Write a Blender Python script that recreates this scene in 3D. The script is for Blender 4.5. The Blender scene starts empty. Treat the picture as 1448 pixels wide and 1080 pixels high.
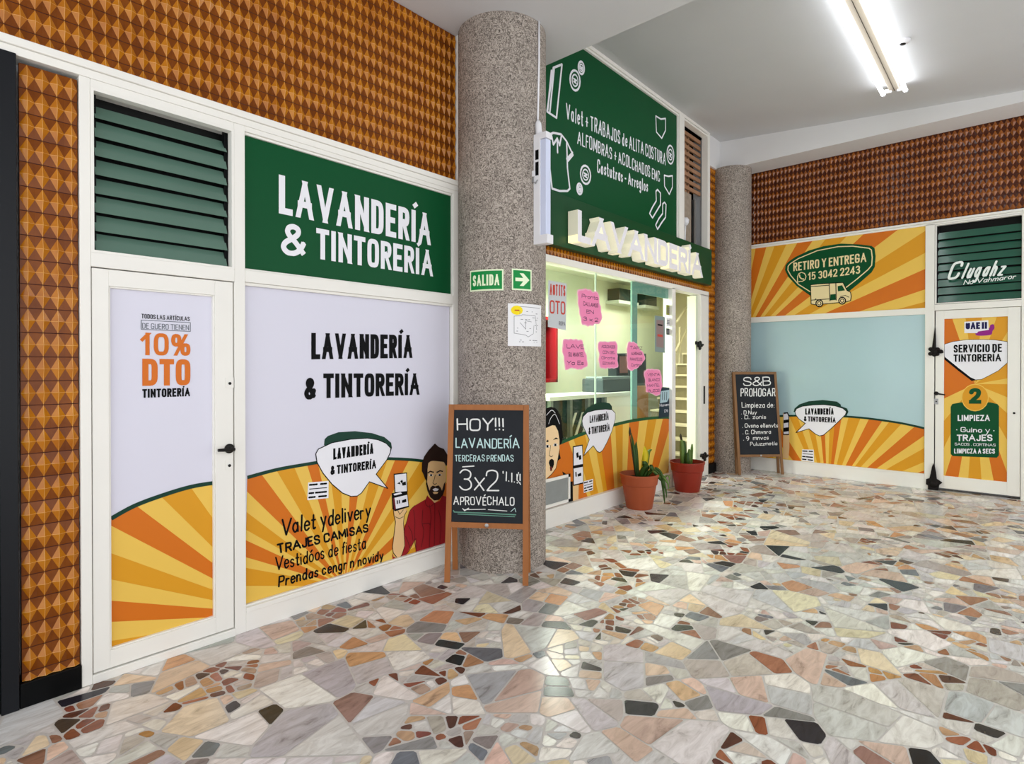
import bpy, bmesh, math, random
from mathutils import Vector, Matrix
from mathutils.geometry import tessellate_polygon

scene = bpy.context.scene
COL = scene.collection
rad = math.radians

# ------------------------------------------------------------------ camera
FOC, YAW, PITCH, SHIFT = 816.57, 0.727126, 0.0062095, -17.24
EYE = Vector((0.0, 0.0, 1.55))
cam_data = bpy.data.cameras.new('camera')
cam_data.sensor_width = 36.0
cam_data.lens = FOC / 1448.0 * 36.0
cam_data.shift_y = SHIFT / 1448.0
cam_data.clip_start = 0.05
cam = bpy.data.objects.new('camera', cam_data)
COL.objects.link(cam)
cam.location = EYE
cam.rotation_euler = (math.pi / 2 - PITCH, 0, YAW - math.pi / 2)
scene.camera = cam

# ------------------------------------------------------------------ view and world light
vs = scene.view_settings
vs.view_transform = 'Standard'
vs.look = 'None'
vs.gamma = 1.0
vs.use_curve_mapping = False
vs.exposure = 0.9
world = bpy.data.worlds.new('daylight')
scene.world = world
world.use_nodes = True
bg = world.node_tree.nodes['Background']
bg.inputs[0].default_value = (0.955, 0.975, 1.0, 1)
bg.inputs[1].default_value = 1.0


def area_light(name, loc, size_x, size_y, power, color=(1, 1, 1), rot=(0, 0, 0)):
    d = bpy.data.lights.new(name, 'AREA')
    d.shape = 'RECTANGLE'
    d.size, d.size_y = size_x, size_y
    d.energy = power
    d.color = color
    o = bpy.data.objects.new(name, d)
    o.location = loc
    o.rotation_euler = rot
    COL.objects.link(o)
    return o


# area lights inside the shop and over the stairs
area_light('shop_ceiling_light', (5.4, 4.9, 2.72), 2.6, 0.5, 120, (1.0, 0.99, 0.93))
area_light('stair_light', (9.0, 4.7, 2.88), 0.8, 0.5, 16, (1.0, 0.95, 0.8))

# ------------------------------------------------------------------ helpers
Y0, X0 = 3.3925, 8.907          # fronts of the left and right shop walls


def lin(c):
    c /= 255.0
    return c / 12.92 if c <= 0.04045 else ((c + 0.055) / 1.055) ** 2.4


def S(r, g, b):
    return (lin(r), lin(g), lin(b), 1.0)


MATS = {}


def mat(name, rgb, rough=0.5, metal=0.0, spec=0.25, emit=0.0, bump=0.0, bscale=80.0, vary=0.0, vscale=6.0, coat=0.0):
    if name in MATS:
        return MATS[name]
    m = bpy.data.materials.new(name)
    m.use_nodes = True
    nt = m.node_tree
    p = nt.nodes['Principled BSDF']
    c = S(*rgb)
    p.inputs['Base Color'].default_value = c
    p.inputs['Roughness'].default_value = rough
    p.inputs['Metallic'].default_value = metal
    p.inputs['Specular IOR Level'].default_value = spec
    if coat:
        p.inputs['Coat Weight'].default_value = coat
        p.inputs['Coat Roughness'].default_value = 0.08
    if emit:
        p.inputs['Emission Color'].default_value = c
        p.inputs['Emission Strength'].default_value = emit
    tc = nt.nodes.new('ShaderNodeTexCoord')
    n = nt.nodes.new('ShaderNodeTexNoise')
    n.inputs['Scale'].default_value = vscale
    n.inputs['Detail'].default_value = 5
    nt.links.new(tc.outputs['Object'], n.inputs['Vector'])
    if vary:
        mx = nt.nodes.new('ShaderNodeMix')
        mx.data_type = 'RGBA'
        mx.inputs[6].default_value = tuple(min(1, v * (1 + vary)) for v in c[:3]) + (1,)
        mx.inputs[7].default_value = tuple(v * (1 - vary) for v in c[:3]) + (1,)
        nt.links.new(n.outputs['Fac'], mx.inputs[0])
        nt.links.new(mx.outputs[2], p.inputs['Base Color'])
    if bump:
        n2 = nt.nodes.new('ShaderNodeTexNoise')
        n2.inputs['Scale'].default_value = bscale
        nt.links.new(tc.outputs['Object'], n2.inputs['Vector'])
        b = nt.nodes.new('ShaderNodeBump')
        b.inputs['Strength'].default_value = bump
        b.inputs['Distance'].default_value = 0.01
        nt.links.new(n2.outputs['Fac'], b.inputs['Height'])
        nt.links.new(b.outputs['Normal'], p.inputs['Normal'])
    MATS[name] = m
    return m


def root_loc(o):
    v = Vector((0, 0, 0))
    while o is not None:
        v += o.location
        o = o.parent
    return v


def tag(o, label=None, cat=None, group=None, kind=None):
    if label:
        o['label'] = label
    if cat:
        o['category'] = cat
    if group:
        o['group'] = group
    if kind:
        o['kind'] = kind
    return o


def thing(name, loc, label=None, cat=None, group=None, kind=None):
    o = bpy.data.objects.new(name, None)
    o.empty_display_size = 0.1
    o.location = loc
    COL.objects.link(o)
    return tag(o, label, cat, group, kind)


class MB:
    """collects faces in world coordinates, then links them as ONE mesh object"""

    def __init__(self):
        self.v, self.f, self.m, self.mats = [], [], [], []

    def mi(self, m):
        if m not in self.mats:
            self.mats.append(m)
        return self.mats.index(m)

    def face(self, pts, m):
        b = len(self.v)
        self.v.extend(tuple(p) for p in pts)
        self.f.append(tuple(range(b, b + len(pts))))
        self.m.append(self.mi(m))

    def mesh(self, verts, faces, m):
        b = len(self.v)
        self.v.extend(tuple(p) for p in verts)
        k = self.mi(m)
        for f in faces:
            self.f.append(tuple(b + i for i in f))
            self.m.append(k)

    def box(self, x0, x1, y0, y1, z0, z1, m):
        x0, x1 = min(x0, x1), max(x0, x1)
        y0, y1 = min(y0, y1), max(y0, y1)
        z0, z1 = min(z0, z1), max(z0, z1)
        v = [(x, y, z) for z in (z0, z1) for y in (y0, y1) for x in (x0, x1)]
        self.mesh(v, [(0, 2, 3, 1), (4, 5, 7, 6), (0, 1, 5, 4), (2, 6, 7, 3), (0, 4, 6, 2), (1, 3, 7, 5)], m)
        return self

    def obox(self, c, ax, ay, az, m):
        """oriented box: centre and three half-extent vectors"""
        c, ax, ay, az = map(Vector, (c, ax, ay, az))
        v = [c + ax * i + ay * j + az * k for k in (-1, 1) for j in (-1, 1) for i in (-1, 1)]
        self.mesh(v, [(0, 2, 3, 1), (4, 5, 7, 6), (0, 1, 5, 4), (2, 6, 7, 3), (0, 4, 6, 2), (1, 3, 7, 5)], m)
        return self

    def beam(self, a, b, w, d, side, m):
        """bar from a to b, w wide along `side`, d deep"""
        a, b, side = Vector(a), Vector(b), Vector(side).normalized()
        ax = (b - a)
        nn = ax.cross(side).normalized()
        self.obox((a + b) / 2, side * w / 2, nn * d / 2, ax / 2, m)
        return self

    def tube(self, path, r, m, n=8, caps=True):
        path = [Vector(p) for p in path]
        rs = r if isinstance(r, (list, tuple)) else [r] * len(path)
        vs, fs = [], []
        up = None
        for i, p in enumerate(path):
            d = (path[min(i + 1, len(path) - 1)] - path[max(i - 1, 0)]).normalized()
            if up is None:
                up = d.orthogonal().normalized()
            up = (up - d * up.dot(d)).normalized()
            s = d.cross(up)
            for k in range(n):
                a = 2 * math.pi * k / n
                vs.append(p + (up * math.cos(a) + s * math.sin(a)) * rs[i])
        for i in range(len(path) - 1):
            for k in range(n):
                fs.append((i * n + k, i * n + (k + 1) % n, (i + 1) * n + (k + 1) % n, (i + 1) * n + k))
        if caps:
            fs.append(tuple(range(n - 1, -1, -1)))
            fs.append(tuple(range((len(path) - 1) * n, len(path) * n)))
        self.mesh(vs, fs, m)
        return self

    def lathe(self, c, prof, m, n=40, axis=Vector((0, 0, 1)), cap=True):
        c, axis = Vector(c), Vector(axis).normalized()
        u = axis.orthogonal().normalized()
        w = axis.cross(u)
        vs, fs = [], []
        for r, h in prof:
            for k in range(n):
                a = 2 * math.pi * k / n
                vs.append(c + axis * h + (u * math.cos(a) + w * math.sin(a)) * r)
        for i in range(len(prof) - 1):
            for k in range(n):
                fs.append((i * n + k, i * n + (k + 1) % n, (i + 1) * n + (k + 1) % n, (i + 1) * n + k))
        if cap:
            fs.append(tuple(range(n - 1, -1, -1)))
            fs.append(tuple(range((len(prof) - 1) * n, len(prof) * n)))
        self.mesh(vs, fs, m)
        return self

    # --- flat work on a surface P (plane or cylinder)
    def poly(self, P, pts, m, off=0.0, thick=0.0, side=None):
        if isinstance(P, Cyl) and max(p[0] for p in pts) - min(p[0] for p in pts) > 0.021:
            u = min(p[0] for p in pts)          # follow the curve in narrow strips
            while u < max(p[0] for p in pts):
                q = clip(clip(list(pts), 1, 0, u + 0.02), -1, 0, -u)
                if len(q) > 2:
                    self.poly(P, q, m, off, thick)
                u += 0.02
            return
        vv = [Vector((a, b, 0)) for a, b in pts]
        tris = tessellate_polygon([vv])
        front = [P.pt(a, b, off) for a, b in pts]
        n = len(pts)
        if not tris:
            return
        fs = []
        for t in tris:
            a, b, c = (vv[i] for i in t)
            cr = (b - a).cross(c - a).z
            if abs(cr) < 1e-12:
                continue
            fs.append(tuple(t) if cr > 0 else tuple(reversed(t)))
        if thick:
            back = [P.pt(a, b, off - thick) for a, b in pts]
            fs2 = [tuple(n + i for i in reversed(f)) for f in fs]
            self.mesh(front, fs, m)
            area = sum(pts[i][0] * pts[(i + 1) % n][1] - pts[(i + 1) % n][0] * pts[i][1] for i in range(n))
            for i in range(n):
                j = (i + 1) % n
                q = (i, n + i, n + j, j)
                fs2.append(q if area > 0 else tuple(reversed(q)))
            self.mesh(front + back, fs2, side or m)
        else:
            self.mesh(front, fs, m)

    def px(self, P, pts, m, off=0.0, thick=0.0, smooth=False):
        uv = [P.uv(*p) for p in pts]
        if smooth:
            uv = catmull(uv, closed=True, n=5)
        self.poly(P, uv, m, off, thick)

    def strokes(self, P, polys, m, off):
        for i, q in enumerate(polys):
            if len(q) > 2:
                self.poly(P, q, m, off + STEP * (i % 37))

    def line(self, P, pts, w, m, off=0.0, smooth=False, closed=False, px=True, thick=0.0):
        uv = [P.uv(*p) for p in pts] if px else pts
        if smooth:
            uv = catmull(uv, closed=closed, n=5)
        if closed:
            uv = list(uv) + [uv[0]]
        for i, q in enumerate(pen(uv, w, 'round')):
            self.poly(P, q, m, off + STEP * (i % 37), thick)

    def build(self, name, parent=None, smooth=False, bevel=0.0, label=None, cat=None, group=None, kind=None, auto=None):
        me = bpy.data.meshes.new(name)
        if parent is not None:
            o0 = root_loc(parent)
        else:
            xs, ys, zs = zip(*self.v)
            o0 = Vector(((min(xs) + max(xs)) / 2, (min(ys) + max(ys)) / 2, min(zs)))
        me.from_pydata([(x - o0.x, y - o0.y, z - o0.z) for x, y, z in self.v], [], self.f)
        for m in self.mats:
            me.materials.append(m)
        me.polygons.foreach_set('material_index', self.m)
        if smooth:
            me.polygons.foreach_set('use_smooth', [True] * len(me.polygons))
        me.update()
        o = bpy.data.objects.new(name, me)
        COL.objects.link(o)
        if parent is not None:
            o.parent = parent
        else:
            o.location = o0
        if smooth and auto:
            md = o.modifiers.new('edges', 'EDGE_SPLIT')
            md.split_angle = rad(auto)
        if bevel:
            md = o.modifiers.new('bevel', 'BEVEL')
            md.width = bevel
            md.segments = 2
            md.limit_method = 'ANGLE'
        return tag(o, label, cat, group, kind)


def catmull(p, closed=False, n=5):
    out = []
    N = len(p)
    rng = range(N) if closed else range(N - 1)
    for i in rng:
        if closed:
            a, b, c, d = p[(i - 1) % N], p[i], p[(i + 1) % N], p[(i + 2) % N]
        else:
            a, b, c, d = p[max(i - 1, 0)], p[i], p[i + 1], p[min(i + 2, N - 1)]
        for k in range(n):
            t = k / n
            out.append(tuple(0.5 * (2 * b[j] + (c[j] - a[j]) * t + (2 * a[j] - 5 * b[j] + 4 * c[j] - d[j]) * t * t
                                    + (3 * b[j] - a[j] - 3 * c[j] + d[j]) * t ** 3) for j in range(len(b))))
    if not closed:
        out.append(tuple(p[-1]))
    return out


def clip(poly, a, b, c):
    """keep a*x+b*y <= c"""
    out = []
    for i in range(len(poly)):
        p, q = poly[i], poly[(i + 1) % len(poly)]
        dp, dq = a * p[0] + b * p[1] - c, a * q[0] + b * q[1] - c
        if dp <= 0:
            out.append(p)
        if (dp < 0 < dq) or (dq < 0 < dp):
            t = dp / (dp - dq)
            out.append((p[0] + (q[0] - p[0]) * t, p[1] + (q[1] - p[1]) * t))
    return out


def hull(p):
    p = sorted(set(p))
    out = []
    for seq in (p, p[::-1]):
        h = []
        for q in seq:
            while len(h) > 1 and (h[-1][0] - h[-2][0]) * (q[1] - h[-2][1]) - (h[-1][1] - h[-2][1]) * (q[0] - h[-2][0]) <= 0:
                h.pop()
            h.append(q)
        out += h[:-1]
    return out


def clip_convex(poly, region):
    region = hull(region)
    ar = sum(region[i][0] * region[(i + 1) % len(region)][1] - region[(i + 1) % len(region)][0] * region[i][1]
             for i in range(len(region)))
    if ar < 0:
        region = region[::-1]
    for i in range(len(region)):
        p, q = region[i], region[(i + 1) % len(region)]
        nx, ny = q[1] - p[1], -(q[0] - p[0])
        poly = clip(poly, nx, ny, nx * p[0] + ny * p[1])
        if len(poly) < 3:
            return []
    return poly


STEP = 1.2e-5        # overlapping strokes lie a hair apart


class Ray:
    F = Vector((math.cos(YAW), math.sin(YAW), 0))
    R = Vector((math.sin(YAW), -math.cos(YAW), 0))

    @staticmethod
    def dir(px, py):
        x, y = (px - 724) / FOC, -(py - 540 - SHIFT) / FOC
        c, s = math.cos(PITCH), math.sin(PITCH)
        return Ray.F * (c + y * s) + Ray.R * x + Vector((0, 0, -s + y * c))


class Plane:
    """a flat surface in the place; uv() finds where a feature traced off the photograph lies on it"""

    def __init__(self, o, u, v):
        self.o, self.u, self.v = Vector(o), Vector(u).normalized(), Vector(v).normalized()
        self.n = self.u.cross(self.v).normalized()

    def uv(self, px, py):
        d = Ray.dir(px, py)
        t = (self.o - EYE).dot(self.n) / d.dot(self.n)
        q = EYE + d * t - self.o
        return (q.dot(self.u), q.dot(self.v))

    def pt(self, a, b, off=0.0):
        return self.o + self.u * a + self.v * b + self.n * off


class Cyl:
    def __init__(self, cx, cy, r):
        self.c, self.r = Vector((cx, cy, 0)), r
        self.a0 = math.atan2(-cy, -cx)

    def uv(self, px, py):
        d = Ray.dir(px, py)
        e = EYE - self.c
        A, B, C = d.x ** 2 + d.y ** 2, e.x * d.x + e.y * d.y, e.x ** 2 + e.y ** 2 - self.r ** 2
        t = (-B - math.sqrt(max(0, B * B - A * C))) / A
        p = EYE + d * t - self.c
        a = math.atan2(p.y, p.x) - self.a0
        a = (a + math.pi) % (2 * math.pi) - math.pi
        return (a * self.r, EYE.z + d.z * t)

    def pt(self, a, b, off=0.0):
        an = self.a0 + a / self.r
        return self.c + Vector((math.cos(an) * (self.r + off), math.sin(an) * (self.r + off), b))


def LP(y):
    return Plane((0, y, 0), (1, 0, 0), (0, 0, 1))


def RP(x):
    return Plane((x, 0, 0), (0, -1, 0), (0, 0, 1))


# ------------------------------------------------------------------ stroke lettering (drawn here, no font file)
def pen(pts, w, cap='round', box=None):
    out = []
    n = len(pts)
    for i in range(n - 1):
        (x0, y0), (x1, y1) = pts[i], pts[i + 1]
        L = math.hypot(x1 - x0, y1 - y0)
        if L < 1e-9:
            continue
        dx, dy = (x1 - x0) / L, (y1 - y0) / L
        ww = w
        if cap == 'block':
            if abs(dx) > 0.01 and abs(dy) > 0.01:
                ww = w * 0.82           # slanted strokes are drawn lighter
            e = w * 0.5 if abs(dx) < 0.01 or abs(dy) < 0.01 else w * 0.9
            x0, y0, x1, y1 = x0 - dx * e, y0 - dy * e, x1 + dx * e, y1 + dy * e
        hx, hy = -dy * ww / 2, dx * ww / 2
        q = [(x0 - hx, y0 - hy), (x1 - hx, y1 - hy), (x1 + hx, y1 + hy), (x0 + hx, y0 + hy)]
        if box:
            q = clip(clip(q, 0, 1, box[1]), 0, -1, -box[0])
        if len(q) > 2:
            out.append(q)
    if cap == 'round' or cap == 'curve':
        rng = range(n) if cap == 'round' else range(1, n - 1)
        for i in rng:
            x, y = pts[i]
            q = [(x + math.cos(k * math.pi / 4) * w / 2, y + math.sin(k * math.pi / 4) * w / 2) for k in range(8)]
            if box:
                q = clip(clip(q, 0, 1, box[1]), 0, -1, -box[0])
            if len(q) > 2:
                out.append(q)
    return out


G = {
 'A': '78|0,0 50,100 100,0;17,34 83,34', 'B': '55|0,0 0,100;~0,100 55,100 84,93 90,76 82,58 50,53 0,53;~50,53 86,47 100,28 88,7 55,0 0,0',
 'C': '58|~100,74 95,90 78,99 50,100 22,99 5,90 0,70 0,50 0,30 5,10 22,1 50,0 78,1 95,10 100,26',
 'D': '58|0,0 0,100;~0,100 45,100 80,97 98,82 100,50 98,18 80,3 45,0 0,0', 'E': '48|100,100 0,100 0,0 100,0;0,52 82,52',
 'F': '46|100,100 0,100 0,0;0,52 82,52', 'G': '60|~100,76 95,91 78,99 50,100 22,99 5,90 0,70 0,50 0,30 5,10 22,1 50,0 78,1 96,12 100,30;100,30 100,46 55,46',
 'H': '60|0,0 0,100;100,0 100,100;0,51 100,51', 'I': '4|50,0 50,100', 'J': '44|~100,100 100,60 100,25 88,5 52,0 15,5 0,25',
 'K': '58|0,0 0,100;100,100 0,40;30,58 100,0', 'L': '46|0,100 0,0 100,0', 'M': '78|0,0 0,100 50,22 100,100 100,0', 'N': '66|0,0 0,100 100,0 100,100',
 'O': '60|~50,100 22,99 5,90 0,70 0,50 0,30 5,10 22,1 50,0 78,1 95,10 100,30 100,50 100,70 95,90 78,99 50,100',
 'P': '54|0,0 0,100;~0,100 55,100 90,95 100,74 90,53 55,46 0,46', 'Q': '60|~50,100 22,99 5,90 0,70 0,30 5,10 22,1 50,0 78,1 95,10 100,30 100,70 95,90 78,99 50,100;60,25 100,-8',
 'R': '56|0,0 0,100;~0,100 55,100 90,95 100,75 90,55 55,48 0,48;52,48 100,0',
 'S': '56|~98,76 86,95 50,100 14,95 2,77 12,60 50,51 88,41 100,23 86,5 50,0 14,5 0,24', 'T': '56|0,100 100,100;50,100 50,0',
 'U': '60|~0,100 0,60 0,28 8,9 28,1 50,0 72,1 92,9 100,28 100,60 100,100', 'V': '76|0,100 50,0 100,100', 'W': '88|0,100 25,0 50,90 75,0 100,100',
 'X': '60|0,0 100,100;0,100 100,0', 'Y': '60|0,100 50,48 100,100;50,48 50,0', 'Z': '54|0,100 100,100 0,0 100,0',
 '0': '54|~50,100 20,97 3,80 0,50 3,20 20,3 50,0 80,3 97,20 100,50 97,80 80,97 50,100', '1': '26|0,80 70,100 70,0',
 '2': '52|~0,74 10,93 50,100 90,93 98,73 82,48 30,20 0,0;0,0 100,0', '3': '52|~2,84 25,98 60,100 92,88 92,66 70,54 40,53;~40,53 78,50 100,32 96,12 65,0 28,1 0,15',
 '4': '56|76,0 76,100 0,28 100,28', '5': '52|92,100 12,100 5,54;~5,54 40,64 80,58 100,34 86,8 45,0 0,13', '8': '54|~50,53 12,62 6,80 20,97 50,100 80,97 94,80 88,62 50,53 8,44 0,24 15,4 50,0 85,4 100,24 92,44 50,53',
 '9': '52|~98,62 70,42 30,42 2,60 8,88 40,100 80,95 98,70 96,35 70,5 40,0',
 '&': '64|~100,0 60,40 22,72 25,93 48,100 70,92 70,74 45,56 10,38 0,18 20,1 50,0 80,15 100,44', '%': '80|~20,100 5,95 0,75 5,55 20,50 36,55 40,75 36,95 20,100;~80,50 64,45 60,25 64,5 80,0 96,5 100,25 96,45 80,50;20,0 80,100',
 '!': '6|50,100 50,30;50,2 50,0', '+': '46|50,78 50,14;0,46 100,46', '-': '30|0,40 100,40', '.': '4|50,0 50,2', ':': '4|50,0 50,2;50,48 50,50', '*': '8|50,40 50,44', "'": '4|50,100 40,80', '~': '40|~0,40 30,52 65,30 100,45',
 'a': '46|~92,46 62,62 25,57 0,31 20,4 55,0 90,20;94,62 94,0', 'b': '46|0,100 0,0;~0,40 35,62 75,58 96,31 75,4 35,0 0,18', 'c': '42|~95,48 60,62 20,55 0,31 20,6 60,0 96,14',
 'd': '46|94,100 94,0;~92,46 62,62 25,57 0,31 20,4 55,0 90,20', 'e': '44|~2,33 95,35 88,53 52,63 14,54 0,30 20,5 55,0 94,12', 'f': '30|~100,92 72,100 42,88 38,66 38,0;0,60 85,60',
 'g': '46|~92,46 62,62 25,57 0,31 20,6 55,2 90,20;~94,62 94,10 90,-18 60,-36 10,-26', 'h': '44|0,100 0,0;~0,38 40,62 82,54 92,32 92,0', 'i': '4|50,60 50,0;50,84 50,86',
 'j': '20|~90,60 90,-10 70,-32 10,-32;90,84 90,86', 'l': '8|50,100 50,0', 'm': '70|0,60 0,0;~0,40 25,62 45,55 50,38 50,0;~50,40 75,62 95,55 100,38 100,0', 'n': '44|0,60 0,0;~0,38 40,62 82,54 92,32 92,0',
 'o': '46|~50,62 15,54 0,31 15,7 50,0 85,7 100,31 85,54 50,62', 'p': '46|0,60 0,-36;~0,40 35,62 75,58 96,31 75,4 35,0 0,18', 'r': '32|0,60 0,0;~0,34 35,58 95,56',
 's': '38|~92,52 50,62 10,52 15,36 78,26 92,10 45,0 0,10', 't': '34|~45,96 42,18 60,0 98,6;0,62 92,62', 'u': '44|~0,60 0,20 25,0 60,4 90,25;92,60 92,0', 'v': '44|0,60 50,0 100,60',
 'w': '66|0,60 25,0 50,52 75,0 100,60', 'x': '42|0,0 100,60;0,60 100,0', 'y': '46|0,60 50,6;100,60 25,-36', 'z': '42|0,60 100,60 0,0 100,0', 'k': '42|0,100 0,0;90,60 0,22;30,36 100,0',
}
ACC = {'Í': 'I', 'É': 'E', 'Ó': 'O', 'Á': 'A', 'ó': 'o', 'á': 'a', 'ú': 'u', 'í': 'i'}
GCACHE = {}


def glyph(ch):
    if ch in GCACHE:
        return GCACHE[ch]
    base = ACC.get(ch, ch)
    wd, body = G.get(base, G['-']).split('|')
    st = []
    for s in body.split(';'):
        sm = s.startswith('~')
        pts = [tuple(float(t) / 100 for t in p.split(',')) for p in s.lstrip('~').split()]
        if sm:
            pts = catmull(pts, n=4)
        st.append((pts, sm, False))
    if ch in ACC:
        y = 1.22 if base.isupper() else 0.80
        st.append(([(0.4, y), (0.75 if float(wd) > 10 else 4.0, y + 0.15)], False, True))
    GCACHE[ch] = (float(wd) / 100, st)
    return GCACHE[ch]


def text_polys(text, length, w, sp=0.10, space=0.34, style='block', seed=1, slant=0.0):
    """polygons for `text`, cap height 1, fitted to `length` (in cap heights)"""
    rng = random.Random(seed)
    fixed = sum(0 if c == ' ' else w + sp for c in text) - sp
    var = sum(space if c == ' ' else glyph(c)[0] for c in text)
    k = max(0.15, (length - fixed) / max(var, 1e-6))
    out, x = [], 0.0
    for c in text:
        if c == ' ':
            x += space * k
            continue
        wd, st = glyph(c)
        jr, jy, js = (rng.uniform(-.05, .05), rng.uniform(-.03, .03), rng.uniform(.95, 1.06)) if style == 'hand' else (0, 0, 1)
        for pts, sm, acc in st:
            q = []
            for a, b in pts:
                px_ = w / 2 + (a * wd * k)
                if wd < 0.05:
                    px_ = w / 2 + (a - .5) * wd
                py_ = (w / 2 + b * (1 - w)) * js + jy
                px_, py_ = px_ + py_ * (slant + jr), py_ - px_ * jr * 0.5
                q.append((x + px_, py_))
            if style == 'block':
                out += pen(q, w if not acc else w * .8, 'curve' if sm or acc else 'block', None if acc or c in 'gjpqyQ' else (0, 1))
            else:
                out += pen(q, w, 'round')
        x += wd * k + w + sp
    return out


def lettering(name, parent, P, text, p0, p1, top, m, w=0.16, off=0.002, style='block', seed=1, sp=0.10, slant=0.0,
              thick=0.0, mb=None, px=True, build=True, label=None, space=0.34):
    """p0, p1: baseline start and end; top: the point one cap height above p0"""
    if px:
        p0, p1, top = P.uv(*p0), P.uv(*p1), P.uv(*top)
    ux, uy = p1[0] - p0[0], p1[1] - p0[1]
    L = math.hypot(ux, uy)
    vx, vy = top[0] - p0[0], top[1] - p0[1]
    h = math.hypot(vx, vy)
    ux, uy = ux / L * h, uy / L * h
    own = mb is None
    mb = mb or MB()
    for i, q in enumerate(text_polys(text, L / h, w, sp=sp, style=style, seed=seed, slant=slant, space=space)):
        mb.poly(P, [(p0[0] + a * ux + b * vx, p0[1] + a * uy + b * vy) for a, b in q], m, off + STEP * (i % 37), thick)
    if own and build:
        return mb.build(name, parent, label=label)
    return mb


def sunburst(mb, P, region, centre, pts, cols, off):
    c = P.uv(*centre)
    far = []
    for p in pts:
        u = P.uv(*p)
        far.append((c[0] + (u[0] - c[0]) * 6, c[1] + (u[1] - c[1]) * 6))
    for i in range(len(far) - 1):
        q = clip_convex([c, far[i], far[i + 1]], region)
        if len(q) > 2:
            mb.poly(P, q, cols[i % len(cols)], off)


def under_arc(P, arc_px, bottom_px):
    """region below a traced arc: uv polygon"""
    return catmull([P.uv(*p) for p in arc_px], n=4) + [P.uv(*p) for p in bottom_px]
# ------------------------------------------------------------------ materials
WHITE = mat('white_painted_frame', (241, 239, 232), 0.38, vary=0.04, vscale=3)
PLASTER = mat('ceiling_paint', (206, 207, 209), 0.9, vary=0.03, vscale=2, bump=0.12, bscale=160)
BEAMPAINT = mat('beam_paint', (226, 225, 225), 0.9, vary=0.02, vscale=2)
LAV = mat('lavender_white_vinyl', (222, 221, 235), 0.45)
GREEN = mat('green_sign_vinyl', (8, 78, 42), 0.4, spec=0.14)
BAND = mat('green_band_paint', (16, 72, 38), 0.4)
INK = mat('black_vinyl', (8, 9, 11), 0.5, spec=0.1)
GLINE = mat('dark_green_vinyl', (0, 56, 40), 0.4)
YEL = mat('pale_yellow_vinyl', (238, 196, 88), 0.42)
MUS = mat('mustard_vinyl', (222, 156, 32), 0.42)
ORA = mat('orange_vinyl', (214, 114, 24), 0.42)
LETW = mat('white_vinyl', (240, 240, 246), 0.45)
CREAM = mat('cream_vinyl', (240, 222, 170), 0.45)
BLACK = mat('black_paint', (6, 7, 8), 0.35, spec=0.12, bump=0.05, bscale=40)
DARK = mat('dark_void', (5, 6, 6), 0.6)
LOUV = mat('green_louver_glass', (92, 122, 108), 0.16, spec=0.5, vary=0.12, vscale=3)
LOUV2 = mat('deep_green_louver_glass', (40, 90, 72), 0.12, spec=0.5, vary=0.1, vscale=3)
METAL = mat('dark_metal', (34, 33, 32), 0.35, metal=0.6)
STEEL = mat('brushed_steel', (160, 160, 160), 0.35, metal=0.9)
RAYS = [YEL, MUS, YEL, ORA]


def glass_mat(name, tint, gloss=0.06, rough=0.03):
    m = bpy.data.materials.new(name)
    m.use_nodes = True
    nt = m.node_tree
    nt.nodes.clear()
    out = nt.nodes.new('ShaderNodeOutputMaterial')
    tr = nt.nodes.new('ShaderNodeBsdfTransparent')
    tr.inputs[0].default_value = tint
    gl = nt.nodes.new('ShaderNodeBsdfGlossy')
    gl.inputs['Roughness'].default_value = rough
    lw = nt.nodes.new('ShaderNodeLayerWeight')      # Schlick reflectance, the same from both sides
    lw.inputs[0].default_value = 0.5
    pw = nt.nodes.new('ShaderNodeMath')
    pw.operation = 'POWER'
    pw.inputs[1].default_value = 5
    nt.links.new(lw.outputs['Facing'], pw.inputs[0])
    fr = nt.nodes.new('ShaderNodeMath')
    fr.operation = 'MULTIPLY_ADD'
    fr.inputs[1].default_value = 0.9
    fr.inputs[2].default_value = 0.02
    nt.links.new(pw.outputs[0], fr.inputs[0])
    mx = nt.nodes.new('ShaderNodeMixShader')
    nt.links.new(fr.outputs[0], mx.inputs[0])
    nt.links.new(tr.outputs[0], mx.inputs[1])
    nt.links.new(gl.outputs[0], mx.inputs[2])
    nt.links.new(mx.outputs[0], out.inputs[0])
    return m


GLASS = glass_mat('shop_glass', (0.93, 0.98, 0.95, 1))


def glaze_mat(name, a, b, spec=0.42):
    """amber glaze, varying from tile to tile, glossy"""
    m = bpy.data.materials.new(name)
    m.use_nodes = True
    nt = m.node_tree
    p = nt.nodes['Principled BSDF']
    p.inputs['Roughness'].default_value = 0.16
    p.inputs['Specular IOR Level'].default_value = spec
    tc = nt.nodes.new('ShaderNodeTexCoord')
    n = nt.nodes.new('ShaderNodeTexNoise')
    n.inputs['Scale'].default_value = 7
    n.inputs['Detail'].default_value = 4
    nt.links.new(tc.outputs['Object'], n.inputs['Vector'])
    cr = nt.nodes.new('ShaderNodeValToRGB')
    cr.color_ramp.elements[0].position = 0.3
    cr.color_ramp.elements[1].position = 0.7
    cr.color_ramp.elements[0].color = S(*a)
    cr.color_ramp.elements[1].color = S(*b)
    nt.links.new(n.outputs['Fac'], cr.inputs[0])
    nt.links.new(cr.outputs[0], p.inputs['Base Color'])
    return m


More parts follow.
